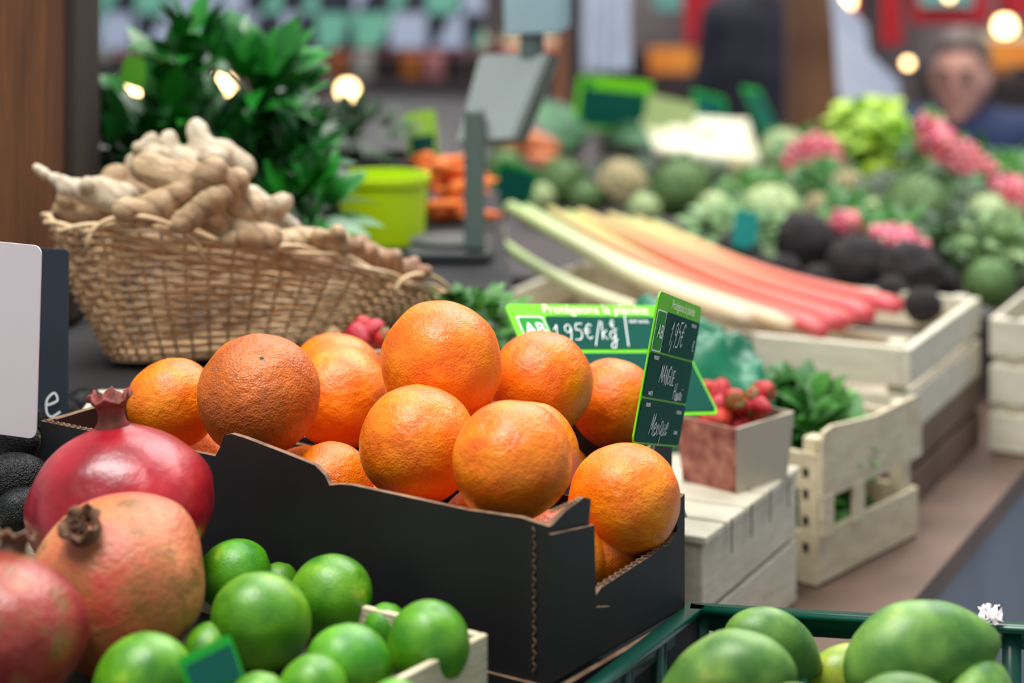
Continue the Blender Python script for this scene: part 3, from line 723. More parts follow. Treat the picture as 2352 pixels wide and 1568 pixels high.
crate('dark crate of olive green leaves', (-.26, 2.62), 0, .13, .14, 1.489, 1.56, m_dplas, slats=2)
addw('leaf_heap', foliage(V((-.20, 2.69, 1.585)), .06, .06, .03, 60, .04, .02, seed=31), m_leafd, label='heap of dark olive leaves in the crate', cat='leaves', kind='stuff')
def carrot_me():
    bm = bmesh.new(); pts = [V((i/10, .03*math.sin(i*.7), 0)) for i in range(11)]
    tube(bm, pts, [.04, .12, .13, .125, .12, .11, .1, .085, .065, .04, .012], 12); return mesh_of(bm)
CM = carrot_me(); CM.materials.append(m_carrot)
bm = bmesh.new()
for i in range(5): tube(bm, [V((0, 0, 0)), V((-.06, .02*(i-2), .02*(i % 3)))], .012, 4)
CTOP = mesh_of(bm); CTOP.materials.append(m_greens)
rnd = random.Random(9)
for i in range(40):
    lv = i//8; wd = .062-.010*lv
    o = add('carrot', CM, None, V((-.088+rnd.uniform(-wd/2, wd/2), 2.57+rnd.uniform(0, .12), 1.500+.015*lv)), (rnd.uniform(-.3, .3), rnd.uniform(-.3, .3), rnd.uniform(.2, 2.9)), rnd.uniform(.045, .07), label='bright orange carrot heaped behind the bucket', cat='carrot', group='carrots heaped behind the bucket')
    add('stem_end', CTOP, None, parent=o)
price_sign(P(930, 262, 2.7), P(1000, 250, 2.74), P(940, 385, 2.7), 'yellow-green price card above the carrots', base=M('yellow_green_card', (140, 196, 50), (150, 202, 60), 3, .4), panels=[(.1, .45, .9, .94, m_dkg)], stake=.07)
sc_e = empty('weighing_scale', P(1090, 620, 2.32).xy.to_3d()+V((0, 0, 1.489)), label='grey shop weighing scale with display head on a pole', cat='scale')
m_sbase = M('scale_base', (54, 58, 58), (66, 70, 68), 4, .5)
add('base', boxes([(-.075, .02, -.01, .09, 0, .014)], .004), m_sbase, parent=sc_e)
pot(-.03, .04, .015, .040, .004, m_sbase, 'weighing_plate', r0=.9, parent=sc_e)
add('pole', boxes([(-.0115, .0115, -.0115, .0115, .014, .17)], .003), m_grey, parent=sc_e)
def slab(q4, Y, th, mat, name, ofs=V((.012, 0, .006))):
    bm = bmesh.new(); f = [P(a, b, Y+dy)-sc_e.location for a, b, dy in q4]
    A3 = [bm.verts.new(p) for p in f]; B3 = [bm.verts.new(p+ofs+V((0, th, 0))) for p in f]
    bm.faces.new(A3); bm.faces.new(B3[::-1])
    for i in range(4): j = (i+1) % 4; bm.faces.new((A3[i], A3[j], B3[j], B3[i]))
    bmesh.ops.recalc_face_normals(bm, faces=bm.faces)
    bmesh.ops.bevel(bm, geom=list(bm.edges), offset=.003, segments=2, affect='EDGES')
    add(name, mesh_of(bm, False), mat, parent=sc_e)
Y = 2.32
slab([(1045, 330, 0), (1180, 322, .0), (1262, 120, .06), (1100, 125, .06)], Y, .045, m_grey, 'keypad_head', V((.016, 0, -.008)))
slab([(1155, 85, .05), (1290, 78, .05), (1292, -60, .05), (1152, -60, .05)], Y, .02, m_paleb, 'display_screen')
slab([(1190, 140, .055), (1230, 140, .055), (1230, 70, .055), (1190, 70, .055)], Y, .012, m_grey, 'screen_neck')

# ============================================================ MAIN PRICE SIGNS
price_sign(P(1157, 697, 1.66), P(1528, 702, 1.75), P(1262, 960, 1.585), 'green price sign with lime border standing behind the oranges', rad=.006,
    panels=[(.035, .115, .195, .36, m_chalk), (.042, .127, .188, .348, m_midg), (.205, .115, .985, .41, m_dkg), (.02, .45, .985, .97, m_dkg)],
    texts=[('Protégeons la planète', .53, .058, .112, .2, m_ylw), ('AB', .115, .24, .15, 0), ('SOIT LE KG', .77, .165, .036, 0), ('PRODUIT', .12, .52, .05, 0)],
    hands=[('1,95€/kg', .41, .265, .135, .3), ('€', .60, .19, .10, .1), ('|', .67, .25, .18, .25), ('€', .90, .24, .09, .1)], stake=.09)
price_sign(P(1516, 668, 1.43), P(1613, 706, 1.56), P(1468, 1014, 1.425), 'green price sign with chalk handwriting, turned sideways beside the oranges', rad=.006,
    panels=[(.02, .115, .22, .39, m_chalk), (.03, .125, .21, .38, m_midg), (.23, .115, .985, .385, m_dkg), (.015, .40, .985, .69, m_dkg), (.015, .705, .985, .985, m_dkg)],
    texts=[('Protégeons la planète', .53, .058, .085, .2, m_ylw), ('AB', .120, .26, .13, 0), ('SOIT LE KG', .84, .15, .03, 0),
           ('PRODUIT', .14, .43, .035, 0), ('VARIÉTÉ', .14, .665, .035, 0), ('ORIGINE', .14, .74, .035, 0), ('CALIBRE', .84, .90, .03, 0), ('CATÉGORIE', .84, .76, .03, 0)],
    hands=[('1,95€', .50, .245, .16, .3), ('€', .90, .28, .08, .1), ('MANGUE', .44, .53, .11, .2), ('Hawaii', .74, .63, .10, .3), ('Mexique', .46, .85, .15, .35)], stake=.02)

# ============================================================ STRAWBERRY PUNNETS
SB = ball(3, lambda v: V((v.x*(.78+.22*v.z), v.y*(.78+.22*v.z), v.z*1.15+.02*noise.noise(v*3)))); SB.materials.append(m_straw)
bm = bmesh.new()
for i in range(7):
    a = i*2*math.pi/7; leaf(bm, V((0, 0, 1.05)), V((math.cos(a), math.sin(a), .15)), V((0, 0, 1)), .75, .35, .3)
tube(bm, [V((0, 0, 1.0)), V((.05, 0, 1.4))], .05, 5)
SL = mesh_of(bm); SL.materials.append(m_greens)
def berries(cx, cy, z, rx, ry, n, seed):
    rnd = random.Random(seed)
    for i in range(n):
        a = rnd.uniform(-rx, rx); b = rnd.uniform(-ry, ry)
        d = V((rnd.uniform(-1, 1), rnd.uniform(-1, 1), rnd.uniform(-.5, .8))).normalized()
        o = add('strawberry', SB, None, (cx+a, cy+b, z+.008*(i % 3)+rnd.uniform(0, .004)), d.to_track_quat('Z', 'Y').to_euler(), rnd.uniform(.009, .012), label='red strawberry in a cardboard punnet', cat='strawberry', group='strawberries in the punnets')
        add('leafy_cap', SL, None, parent=o)
def punnet(x, y, z, ang, w, l, h, label):
    e = empty('cardboard_punnet', (x, y, z), ang, label=label, cat='punnet')
    def side(a, b, c_, d, nm, mat):
        bm = bmesh.new(); vs = [bm.verts.new(q) for q in (a, b, c_, d)]; bm.faces.new(vs)
        o = add(nm, mesh_of(bm, False), mat, parent=e); o.modifiers.new('s', 'SOLIDIFY').thickness = .002
    f = 1.14
    lo = [V((-w/2, -l/2, 0)), V((w/2, -l/2, 0)), V((w/2, l/2, 0)), V((-w/2, l/2, 0))]
    hi = [V((p.x*f, p.y*f, h)) for p in lo]
    for i in range(4):
        j = (i+1) % 4; side(lo[i], lo[j], hi[j], hi[i], 'side_panel', m_punr if i in (3,) else m_punnet)
    side(*lo, 'bottom_panel', m_punnet)
    return e
zc1 = 1.376
punnet(.199, 1.865, zc1, math.radians(46), .074, .060, .058, 'small beige cardboard punnet of strawberries')
berries(.200, 1.868, zc1+.056, .028, .020, 24, 4)
berries(.198, 1.865, zc1+.03, .013, .013, 8, 5)
punnet(-.125, 1.735, 1.489, .3, .07, .05, .035, 'low cardboard punnet of strawberries behind the oranges')
berries(-.125, 1.735, 1.518, .03, .02, 9, 6)

# ============================================================ CRATES TO THE SIDE
a1 = math.atan2(.20, .10)
cr1 = crate('white slatted wooden crate with closed lid', (.155, 1.70), a1, .235, .20, 1.252, 1.368, m_white, slats=2, gap=.004, t=.005, post=.012)
add('lid', boxes([(-.003+i*.048, -.003+i*.048+.0435, -.004, .203, .117, .1235) for i in range(5)], .001), m_white, parent=cr1)
for i in range(4): add('staple', boxes([(.055+i*.048, .056+i*.048, -.0048, -.0040, .095, .1235)]), m_dplas, parent=cr1)
bars = []; x = .02
while x < .045:
    w = random.choice((.0006, .0012, .0018)); bars.append((x, x+w, -.0018, -.0012, .014, .044)); x += w+random.choice((.0008, .0014))
add('paper_label', boxes([(.014, .052, -.0012, -.0004, .006, .052)]), m_card, parent=cr1)
add('printed_bars', boxes(bars), m_dplas, parent=cr1)

a2 = math.atan2(.14, .11)
cr2 = crate('pale wood crate filled with leafy greens', (.286, 1.95), a2, .20, .15, 1.252, 1.300, m_pale, slats=1, t=.005, post=0)
for x in (.005, .175):
    for y in (.005, .13): add('corner_post', boxes([(x, x+.018, y, y+.015, 0, .135)], .001), m_pale, parent=cr2)
for x in (0, .195): add('side_panel', boxes([(x, x+.005, .005, .145, .086, .122)], .001), m_pale, parent=cr2)
add('side_panel', boxes([(-.001, 0, .0, .020, 0, .122)]), m_pale, parent=cr2)
for y in (-.004, .15):
    pts = [(0, .080), (.20, .080), (.20, .135), (.19, .142), (.10, .139), (.02, .146), (.004, .143), (0, .135)]
    add('end_panel', panel(pts, .004, 'y'), m_pale, loc=(0, y, 0), parent=cr2)
    for xx in (0, .06): add('upright_slat', boxes([(xx, xx+.022, y-.0005, y+.0035, .045, .083)], .0005), m_pale, parent=cr2)
for z in (.03, .055, .08, .10): add('staple', boxes([(-.0018, -.0011, .010, .016, z, z+.008)]), m_dplas, parent=cr2)
cw = V((.286, 1.95))+V((math.cos(a2), math.sin(a2)))*.095+V((-math.sin(a2), math.cos(a2)))*.075
addw('leafy_greens', foliage(V((cw.x, cw.y, 1.335)), .055, .055, .075, 460, .034, .024, .5, .5, False, 44), m_greens, label='heap of dark leafy greens filling the crate', cat='greens', kind='stuff')
def sheet(cx, cy, w, l, z, amp, seed, nx=40):
    bm = bmesh.new(); bmesh.ops.create_grid(bm, x_segments=nx, y_segments=nx, size=1)
    for v in bm.verts:
        u, w2 = v.co.x, v.co.y; rr = max(abs(u), abs(w2))
        n1 = noise.noise(V((u*2.2, w2*2.2, seed))); n2 = noise.noise(V((u*6, w2*6, seed)))
        zz = z+amp*(1-rr**2)+amp*.6*n1+amp*.3*n2
        if rr > .9: zz -= amp*.5
        v.co = V((cx+u*w+.006*n2, cy+w2*l+.006*n1, zz))
    return mesh_of(bm)
crate('dark green crate lined with plastic', (.01, 1.95), 0, .23, .19, 1.252, 1.40, m_gplas, slats=3, name='plastic_crate')
addw('plastic_bag', sheet(.125, 2.05, .125, .09, 1.425, .058, 3), m_bag, label='crumpled emerald green plastic bag lining a crate', cat='bag')
addw('parsley_heap', foliage(V((-.035, 1.93, 1.50)), .045, .05, .026, 190, .020, .013, .5, .5, False, 47), m_greens, label='heap of fresh green parsley', cat='parsley', kind='stuff')

# ============================================================ RHUBARB CRATE
crate('long pale wooden crate holding rhubarb stalks', (.417, 2.19), math.radians(64), .31, .52, 1.33, 1.42, m_white, slats=2, gap=.010, t=.010, post=.018, over=.004)
crate('brown crate stacked beneath the rhubarb', (.417, 2.19), math.radians(64), .31, .51, 1.252, 1.329, M('brown_crate_wood', (96, 72, 56), (122, 96, 76), 8, .7), slats=2)
def stalk(p0, p1, r, mat, lab, cat='rhubarb', name='rhubarb_stalk', sag=.010):
    bm = bmesh.new(); pts = []; rs = []
    for i in range(17):
        t_ = i/16; p = p0.lerp(p1, t_); p = p+V((.005*math.sin(t_*5+r*900), 0, -sag*math.sin(math.pi*t_))); pts.append(p)
        rs.append(r*(1.15-.3*t_)*(1 if i else .8))
    tube(bm, pts[::-1], rs[::-1], 14, False, .85)
    return addw(name, mesh_of(bm), mat, label=lab, cat=cat, group='stalks in the long crate')
CD = ('pale green cardoon stalk in the crate', 'cardoon', 'cardoon_stalk'); RH = 'pink and green rhubarb stalk in the crate'
stalk(P(1560, 745, 2.26), P(1160, 560, 2.55), .008, m_card2, *CD)
stalk(P(1730, 735, 2.26), P(1165, 475, 2.72), .0110, m_card2, *CD)
stalk(P(1810, 748, 2.27), P(1200, 480, 2.75), .0095, m_card2, *CD)
for i in range(8):
    f = i/7
    stalk(P(1880+f*200-20*(i % 2), 762-f*64, 2.245+f*.17), P(1262+f*230, 484+f*26+6*(i % 2), 2.76+f*.06), .0088+.0012*(i % 3), m_rhu if i % 2 else m_rhu2, RH, sag=.008+.004*(i % 2))
add('wooden_board', boxes([(0, .05, 0, .008, 0, .23)], .001), m_pale, (-.055, 2.62, 1.252), (0, 0, -.5), label='upright pale wooden crate board', cat='board')
price_sign(P(1150, 365, 2.95), P(1240, 395, 2.98), P(1148, 470, 2.95), 'small dark green price card on a stake', base=m_midg, panels=[(.06, .1, .94, .94, m_dkg)], stake=.08)

# ============================================================ VEGETABLE BENCH
def layered(nr, per, tip, core=.86, seed=0):
    rnd = random.Random(seed); bm = bmesh.new(); bmesh.ops.create_icosphere(bm, subdivisions=3, radius=core)
    def sph(th_, ph_, r): return V((r*math.sin(th_)*math.cos(ph_), r*math.sin(th_)*math.sin(ph_), r*math.cos(th_)))
    for k in range(nr):
        th = math.pi*(.12+.72*k/(nr-1)); cnt = max(4, int(per*math.sin(th)+2))
        for j in range(cnt):
            ph = 2*math.pi*(j+.5*(k % 2))/cnt+rnd.uniform(-.1, .1)
            g = []; half = math.pi/cnt*1.25; tl = .42+.1*rnd.random()
            for a in range(5):
                row = []; f = a/4
                th2 = max(.02, th+.30-tl*f)
                wd = half*(1-.85*f**2.2)
                for b in range(5):
                    s = (b/4-.5)*2
                    rr = core*(1.02+tip*f**1.6)-(abs(s)**2)*.04
                    row.append(bm.verts.new(sph(th2, ph+s*wd*(1/max(.35, math.sin(th2)))*math.sin(th), rr)))
                g.append(row)
            for a in range(4):
                for b in range(4): bm.faces.new((g[a][b], g[a][b+1], g[a+1][b+1], g[a+1][b]))
    return mesh_of(bm)
ART = layered(8, 12, .22, seed=1); ART.materials.append(m_arti)
CAB = layered(5, 7, .16, seed=2); CAB.materials.append(m_cabb)
def florets():
    bm = bmesh.new()
    for i in range(90):
        z = 1-1.3*i/90; a = i*2.399; r = math.sqrt(max(0, 1-z*z))
        bmesh.ops.create_icosphere(bm, subdivisions=2, radius=.20, matrix=Matrix.Translation((r*math.cos(a)*.82, r*math.sin(a)*.82, z*.8)))
    bmesh.ops.create_icosphere(bm, subdivisions=3, radius=.8)
    return mesh_of(bm)
CAU = florets(); CAU.materials.append(m_beige)
bm = bmesh.new()
for i in range(9):
    a = i*2*math.pi/9; leaf(bm, V((.3*math.cos(a), .3*math.sin(a), -.8)), V((math.cos(a)*.6, math.sin(a)*.6, .8)), V((-math.cos(a), -math.sin(a), .3)), 1.5, .8, -.25)
CLV = mesh_of(bm); CLV.materials.append(m_arti)
STK = ball(2, lambda v: V((v.x*.25, v.y*.25, v.z*.4-.95))); STK.materials.append(m_cabb)
vi = [0]
def veg(kind, px, py, r, z=1.372):
    c, rad = RS(px, py, r, z); vi[0] += 1
    q = V((.5*math.sin(vi[0]*2.1), -.35, 1)).normalized().to_track_quat('Z', 'Y').to_euler()
    if kind == 'artichoke': o = add('artichoke', ART, None, c, q, rad, label='round green artichoke on the vegetable display', cat='artichoke', group='artichokes on the display'); add('stem', STK, None, parent=o)
    if kind == 'cabbage': o = add('cabbage', CAB, None, c, q, rad, label='pale green cabbage on the vegetable display', cat='cabbage', group='cabbages on the display'); add('stem', STK, None, parent=o)
    if kind == 'cauliflower': o = add('cauliflower', CAU, None, c, q, rad*.9, label='cream cauliflower with green outer leaves', cat='cauliflower', group='cauliflowers on the display'); add('outer_leaves', CLV, None, parent=o)
for kd, px, py, r in (('artichoke', 1290, 420, 62), ('artichoke', 1565, 432, 76), ('artichoke', 1160, 385, 48), ('cauliflower', 1428, 425, 66), ('artichoke', 1345, 455, 42),
    ('cabbage', 1240, 455, 40), ('cabbage', 1480, 480, 42), ('cabbage', 1640, 480, 46), ('cabbage', 1770, 495, 84), ('artichoke', 2110, 490, 96), ('artichoke', 2275, 645, 62),
    ('cabbage', 1800, 350, 62), ('cauliflower', 1950, 440, 56), ('cabbage', 2270, 500, 62), ('artichoke', 2345, 570, 60), ('cabbage', 2015, 500, 50), ('artichoke', 2215, 580, 50),
    ('cauliflower', 2335, 480, 50), ('cauliflower', 1690, 400, 45), ('artichoke', 1770, 415, 36), ('cabbage', 1620, 350, 50), ('cauliflower', 1880, 480, 42)):
    veg(kd, px, py, r)
BR = ball(4, lambda v: V((v.x, v.y, v.z*.95))*(1+.09*noise.noise(v*2.3)+.04*noise.noise(v*6))); BR.materials.append(m_bradish)
bm = bmesh.new(); tube(bm, [V((0, 0, .9)), V((.05, 0, 1.2)), V((.0, .05, 1.45))], [.12, .05, .02], 6); BRT = mesh_of(bm); BRT.materials.append(m_bradish)
for i, (px, py, r) in enumerate(((1695, 580, 54), (1850, 556, 72), (1800, 628, 44), (1972, 612, 76), (2092, 628, 78), (1880, 650, 44), (2010, 680, 30), (1745, 620, 38), (1935, 555, 40), (2170, 650, 40))):
    c, rad = RS(px, py, r, 1.368)
    o = add('black_radish', BR, None, c, (i*.7, i*1.3, i), rad, label='round rough black radish on the display', cat='radish', group='black radishes on the display'); add('root_tip', BRT, None, parent=o)
for i, (px, py, Y, r) in enumerate(((2120, 700, 2.46, 44), (2050, 670, 2.52, 38))):
    o = add('black_radish', BR, None, P(px, py, Y), (i, i*1.3, i), r*Y/F, label='round rough black radish in the rhubarb crate', cat='radish', group='black radishes on the display'); add('root_tip', BRT, None, parent=o)
RD = ball(3, lambda v: V((v.x*(.9+.1*v.z), v.y*(.9+.1*v.z), v.z*1.25-(.5*max(0, -v.z-.7))))); RD.materials.append(m_radish)
bm = bmesh.new(); tube(bm, [V((0, 0, -1.0)), V((.05, 0, -1.6)), V((.2, .05, -2.6))], [.32, .14, .05], 5); RT = mesh_of(bm); RT.materials.append(m_leekw)
def radish_bunch(px, py, rx, ry, Y, n, seed, slope=0):
    rnd = random.Random(seed); c = P(px, py, Y); k = Y/F
    e = empty('radish_bunch', c-V((0, 0, ry*k)), label='bunch of pink radishes with green tops', cat='radishes', group='radish bunches on the display')
    for i in range(n):
        a = i*2.399; f = math.sqrt((i+.5)/n); x = math.cos(a)*f; z_ = math.sin(a)*f
        p = V((x*rx*k, -.03*math.sqrt(max(0, 1-f*f))-.005, z_*ry*k+ry*k+slope*x*rx*k))
        o = add('radish', RD, None, p, (math.radians(-90)+rnd.uniform(-.5, .5), rnd.uniform(-.5, .5), rnd.uniform(-.4, .4)) if i % 3 else (math.radians(90)+rnd.uniform(-.5, .5), rnd.uniform(-.5, .5), 0), rnd.uniform(.0075, .0105), parent=e)
        add('root_tip', RT, None, parent=o)
    add('leaves', foliage(V((0, .05, ry*k)), rx*k*.9, .03, ry*k*.9, 44, .04, .02, seed=seed), m_greens, parent=e)
radish_bunch(1865, 378, 68, 72, 3.60, 60, 1)
radish_bunch(2235, 400, 100, 62, 3.35, 80, 2, slope=-.8)
radish_bunch(2150, 325, 50, 52, 3.50, 36, 7, slope=-.6)
radish_bunch(2065, 555, 66, 34, 2.84, 34, 3, slope=-.3)
radish_bunch(1960, 515, 54, 30, 2.96, 26, 4, slope=-.2)
radish_bunch(2325, 450, 54, 44, 3.2, 34, 5, slope=-.4)
for (px, py, rp, Y, n, s) in ((1985, 300, 62, 3.75, 120, 61), (2050, 345, 66, 3.65, 130, 62), (1990, 370, 50, 3.68, 60, 63)):
    k = Y/F; c = P(px, py, Y)
    addw('lettuce', foliage(c, rp*k, rp*k*.8, rp*k, n, .040, .030, .5, .3, False, s), m_leafl, label='bright yellow-green curly lettuce head', cat='lettuce', group='lettuces on the display')
for i, (px, py, Y, rx, rz, m_) in enumerate(((1700, 530, 2.98, 110, 30, m_arti), (2180, 550, 2.95, 110, 36, m_leafd), (1500, 420, 3.6, 240, 36, m_leafd), (1800, 450, 3.4, 150, 36, m_greens), (2150, 440, 3.3, 160, 36, m_leafd), (2290, 560, 2.90, 80, 40, m_arti), (2330, 400, 3.4, 70, 40, m_greens), (1900, 430, 3.45, 60, 30, m_greens))):
    k = Y/F; c = P(px, py, Y); c.z = max(c.z, 1.39)
    addw('vegetable_tops', foliage(c, rx*k, .08, .024, 130, .036, .022, .5, .4, False, 80+i), m_, label='bed of loose green vegetable leaves', cat='leaves', kind='stuff')
def leek(p0, p1, r):
    d = p1-p0; e = empty('leek', p0, label='leek with white shaft and dark green leaves', cat='leek', group='leeks on the display')
    bm = bmesh.new(); tube(bm, [d*t_/8 for t_ in range(9)], [r*1.15]+[r]*8, 12); add('white_shaft', mesh_of(bm), m_leekw, parent=e)
    bm = bmesh.new()
    for j in range(5): leaf(bm, d*.93, d.normalized()+V((.12*(j-2), 0, .05*j-.05)), V((0, 0, 1)), .13, .03, .2)
    add('green_leaves', mesh_of(bm), m_leekg, parent=e)
for i in range(7): leek(P(1740-i*4, 375-i*14, 3.72+i*.05), P(1505-i*6, 345-i*12, 3.80+i*.05), .013)
for i in range(6):
    bm = bmesh.new(); a = P(1300+8*i, 330-6*i, 3.95); b = P(1205+12*i, 205+2*i, 4.1)
    leaf(bm, a, b-a, V((.2, -1, .2)), (b-a).length, .035, .1, 8)
    tube(bm, [a-V((0, 0, .02)), a], .012, 8)
    addw('leek_leaf_bundle', mesh_of(bm), m_leekg, label='bundle of long dark green leaves', cat='leaves', group='dark green leaf bundles')
c = P(1228, 325, 3.9)
sp = ball(4, lambda v: V((v.x*2.2, v.y*.8*(1-.2*v.x*v.x), v.z*.8*(1-.2*v.x*v.x)+.1*v.x*v.x))*(1+.05*noise.noise(v*2))); sp.materials.append(m_swp)
spt = star(4, .12, .05); spt.materials.append(m_stem)
for i, (dx, dy) in enumerate(((0, 0), (-.05, .03), (.05, -.03))):
    o = add('sweet_potato', sp, None, c+V((dx*.5, dy, -.018*i)), (0, .35, .2*i), .022, label='reddish brown sweet potato on the display', cat='sweet potato', group='sweet potatoes on the display')
    add('root_end', spt, None, (2.1, 0, .1), (0, math.radians(90), 0), parent=o)
price_sign(P(1330, 172, 4.0), P(1500, 190, 4.05), P(1318, 292, 4.0), 'green price sign with lime border above the vegetables', base=m_lime_c, panels=[(.06, .22, .94, .94, m_dkg), (.04, .03, .2, .2, m_midg)], stake=.08)
price_sign(P(1590, 205, 4.15), P(1665, 225, 4.2), P(1618, 305, 4.12), 'dark green price sign leaning among the vegetables', base=m_midg, panels=[(.06, .08, .94, .94, m_dkg)], stake=.08)
price_sign(P(1702, 198, 4.1), P(1745, 205, 4.16), P(1755, 318, 4.05), 'narrow dark green price sign leaning among the vegetables', base=m_midg, panels=[(.06, .08, .94, .94, m_dkg)], stake=.07)
price_sign(P(1690, 478, 2.86), P(1745, 490, 2.88), P(1690, 565, 2.85), 'teal price card beside the black radishes', base=M('teal_card', (20, 140, 130), (30, 150, 140), 3, .4), stake=.03)
price_sign(P(1490, 215, 3.98), P(1600, 240, 4.0), P(1480, 300, 3.96), 'cream cardboard sign among the vegetables', base=M('cream_card', (140, 156, 100), (154, 168, 112), 3, .5), stake=.08)
crate('narrow pale slatted crate at the table edge', (.600, 2.40), math.radians(64), .33, .052, 1.252, 1.405, m_white, slats=3, gap=.012)

# ============================================================ BACKGROUND
add('wooden_post', boxes([(-.055, .055, -.055, .055, 0, 3.2)], .004), M('far_post_wood', (96, 62, 38), (116, 78, 48), 3, .6, stretch=(8, 8, .8)), (.715, 5.0, 0), label='tall brown square wooden post', cat='post')
add('wooden_post', boxes([(-.03, .03, -.03, .03, 0, 3.2)], .004), M('post_wood_warm', (134, 78, 46), (150, 92, 56), 3, .6, stretch=(8, 8, .8)), (.135, 5.0, 0), label='slim warm brown wooden post', cat='post')
def sheet_mesh(TL, TR, BL, amp=.01, ny=24):
    bm = bmesh.new(); g = []
    for i in range(ny+1):
        row = []
        for j in range(ny+1):
            p = TL+(TR-TL)*(j/ny)+(BL-TL)*(i/ny); p = p+V((0, amp*math.sin(j*1.1+i*.1), amp*.3*noise.noise(p*20))); row.append(bm.verts.new(p))
        g.append(row)
    for i in range(ny):
        for j in range(ny): bm.faces.new((g[i][j], g[i][j+1], g[i+1][j+1], g[i+1][j]))
    return mesh_of(bm)
def stall(label, x0, x1, y, zbar, cloths):
    e = empty('market_stall', (x0, y, 0), label=label, cat='market stall')
    for x in (0, x1-x0): add('pole', boxes([(x-.02, x+.02, .03, .07, 0, zbar+.03)]), m_counterd, parent=e)
    add('cross_bar', boxes([(-.05, x1-x0+.05, .02, .05, zbar-.02, zbar+.02)]), m_counterd, parent=e)
    for (a, b, c_, d, yy, mat, nm) in cloths:
        o = addw(nm, sheet_mesh(P(a, c_, yy), P(b, c_, yy), P(a+4, d, yy), .012), mat, e); o.modifiers.new('s', 'SOLIDIFY').thickness = .003
    return e
chk = bpy.data.materials.new('checked_cloth'); chk.use_nodes = True; nt = chk.node_tree
tcn = nt.nodes.new('ShaderNodeTexCoord'); c1n = nt.nodes.new('ShaderNodeTexChecker'); c1n.inputs['Scale'].default_value = 9
c2n = nt.nodes.new('ShaderNodeTexChecker'); c2n.inputs['Scale'].default_value = 4.5
c1n.inputs['Color1'].default_value = lin((30, 32, 46)); nt.links.new(tcn.outputs['Object'], c1n.inputs['Vector']); nt.links.new(tcn.outputs['Object'], c2n.inputs['Vector'])
c2n.inputs['Color1'].default_value = lin((110, 176, 150)); c2n.inputs['Color2'].default_value = lin((166, 176, 196)); nt.links.new(c2n.outputs[0], c1n.inputs['Color2'])
nt.links.new(c1n.outputs[0], nt.nodes['Principled BSDF'].inputs['Base Color'])
m_blu = M('blue_grey_cloth', (150, 172, 196), (176, 194, 212), 3, .6)
stall('stall hung with a checked black and mint cloth', -1.4, -.05, 6.4, 1.66, [(180, 1110, -30, 112, 6.4, chk, 'checked_cloth'), (180, 1060, -120, -32, 6.4, m_blu, 'edging_cloth')])
stall('stall hung with red and orange cloths', .35, .95, 7.9, 1.66, [(1490, 1675, 110, 168, 7.9, m_orcl, 'edging_cloth'), (1570, 1650, -90, 105, 7.9, m_red, 'hanging_cloth'), (1500, 1560, -90, 25, 7.9, m_teal, 'sign_board')])
stall('stall hung with red cloths', 1.0, 1.75, 6.3, 1.68, [(1955, 2070, -100, 105, 6.3, m_red, 'hanging_cloth'), (2090, 2270, -100, 55, 6.3, m_red, 'hanging_cloth'), (2290, 2440, -100, 40, 6.3, m_red, 'hanging_cloth'), (2110, 2230, -60, 15, 6.28, m_teal, 'sign_board'), (2270, 2440, 95, 150, 6.3, m_orcl, 'edging_cloth')])
ce = stall('slim stall rail with white bags and hanging paper', .14, .80, 4.62, 1.72, [(1335, 1445, -60, 165, 4.62, m_wbag, 'bag_bundle')])
addw('hanging_paper', sheet_mesh(P(1905, -40, 4.6), P(1990, 60, 4.6), P(1925, 150, 4.6), .004), m_wbag, ce)
addw('hanging_paper', sheet_mesh(P(1915, 40, 4.59), P(2065, 190, 4.59), P(1925, 215, 4.59), .004), m_wbag, ce)
def counter(x0, x1, y0, y1, z, mat, label):
    e = empty('stall_counter', (x0, y0, 0), label=label, cat='counter')
    add('body', boxes([(0, x1-x0, 0, y1-y0, 0, z-.04)]), mat, parent=e)
    add('counter_top', boxes([(-.03, x1-x0+.03, -.03, y1-y0, z-.04, z)]), m_counterd, parent=e)
    n = max(2, int((x1-x0)/.35)); w = (x1-x0)/n
    add('front_mouldings', boxes([(i*w+.02, (i+1)*w-.02, -.015, -.001, .1, z-.12) for i in range(n)], .004), mat, parent=e)
counter(-2.2, -.95, 6.6, 7.3, 1.36, m_counter, 'grey-beige stall counter across the aisle')
counter(-.6, .25, 6.6, 7.3, 1.30, m_counter, 'grey-beige stall counter across the aisle')
counter(.4, .75, 8.4, 9.0, 1.25, m_counterd, 'dark brown stall counter across the aisle')
counter(1.45, 3.4, 6.8, 7.5, 1.30, m_counterd, 'dark brown stall counter across the aisle')
for i, (x, y, z, m_) in enumerate(((-1.9, 6.75, 1.362, m_pale), (-1.45, 6.75, 1.362, m_counterd), (-.5, 6.75, 1.302, m_counterd), (-.1, 6.75, 1.302, m_pale), (1.5, 6.9, 1.302, m_pale), (1.95, 6.9, 1.302, m_counterd), (2.4, 6.9, 1.302, m_pale))):
    crate('wooden produce crate on a stall counter', (x, y), 0, .34, .3, z, z+.11, m_, slats=2, group='crates on the far counters')
def lathe(prof, n=20):
    bm = bmesh.new(); rings = [[bm.verts.new((r*math.cos(2*math.pi*i/n), r*math.sin(2*math.pi*i/n), z)) for i in range(n)] for r, z in prof]
    for A2, C2 in zip(rings, rings[1:]):
        for i in range(n): j = (i+1) % n; bm.faces.new((A2[i], A2[j], C2[j], C2[i]))
    bm.faces.new(rings[0][::-1]); bm.faces.new(rings[-1]); return mesh_of(bm, False)
jars = []
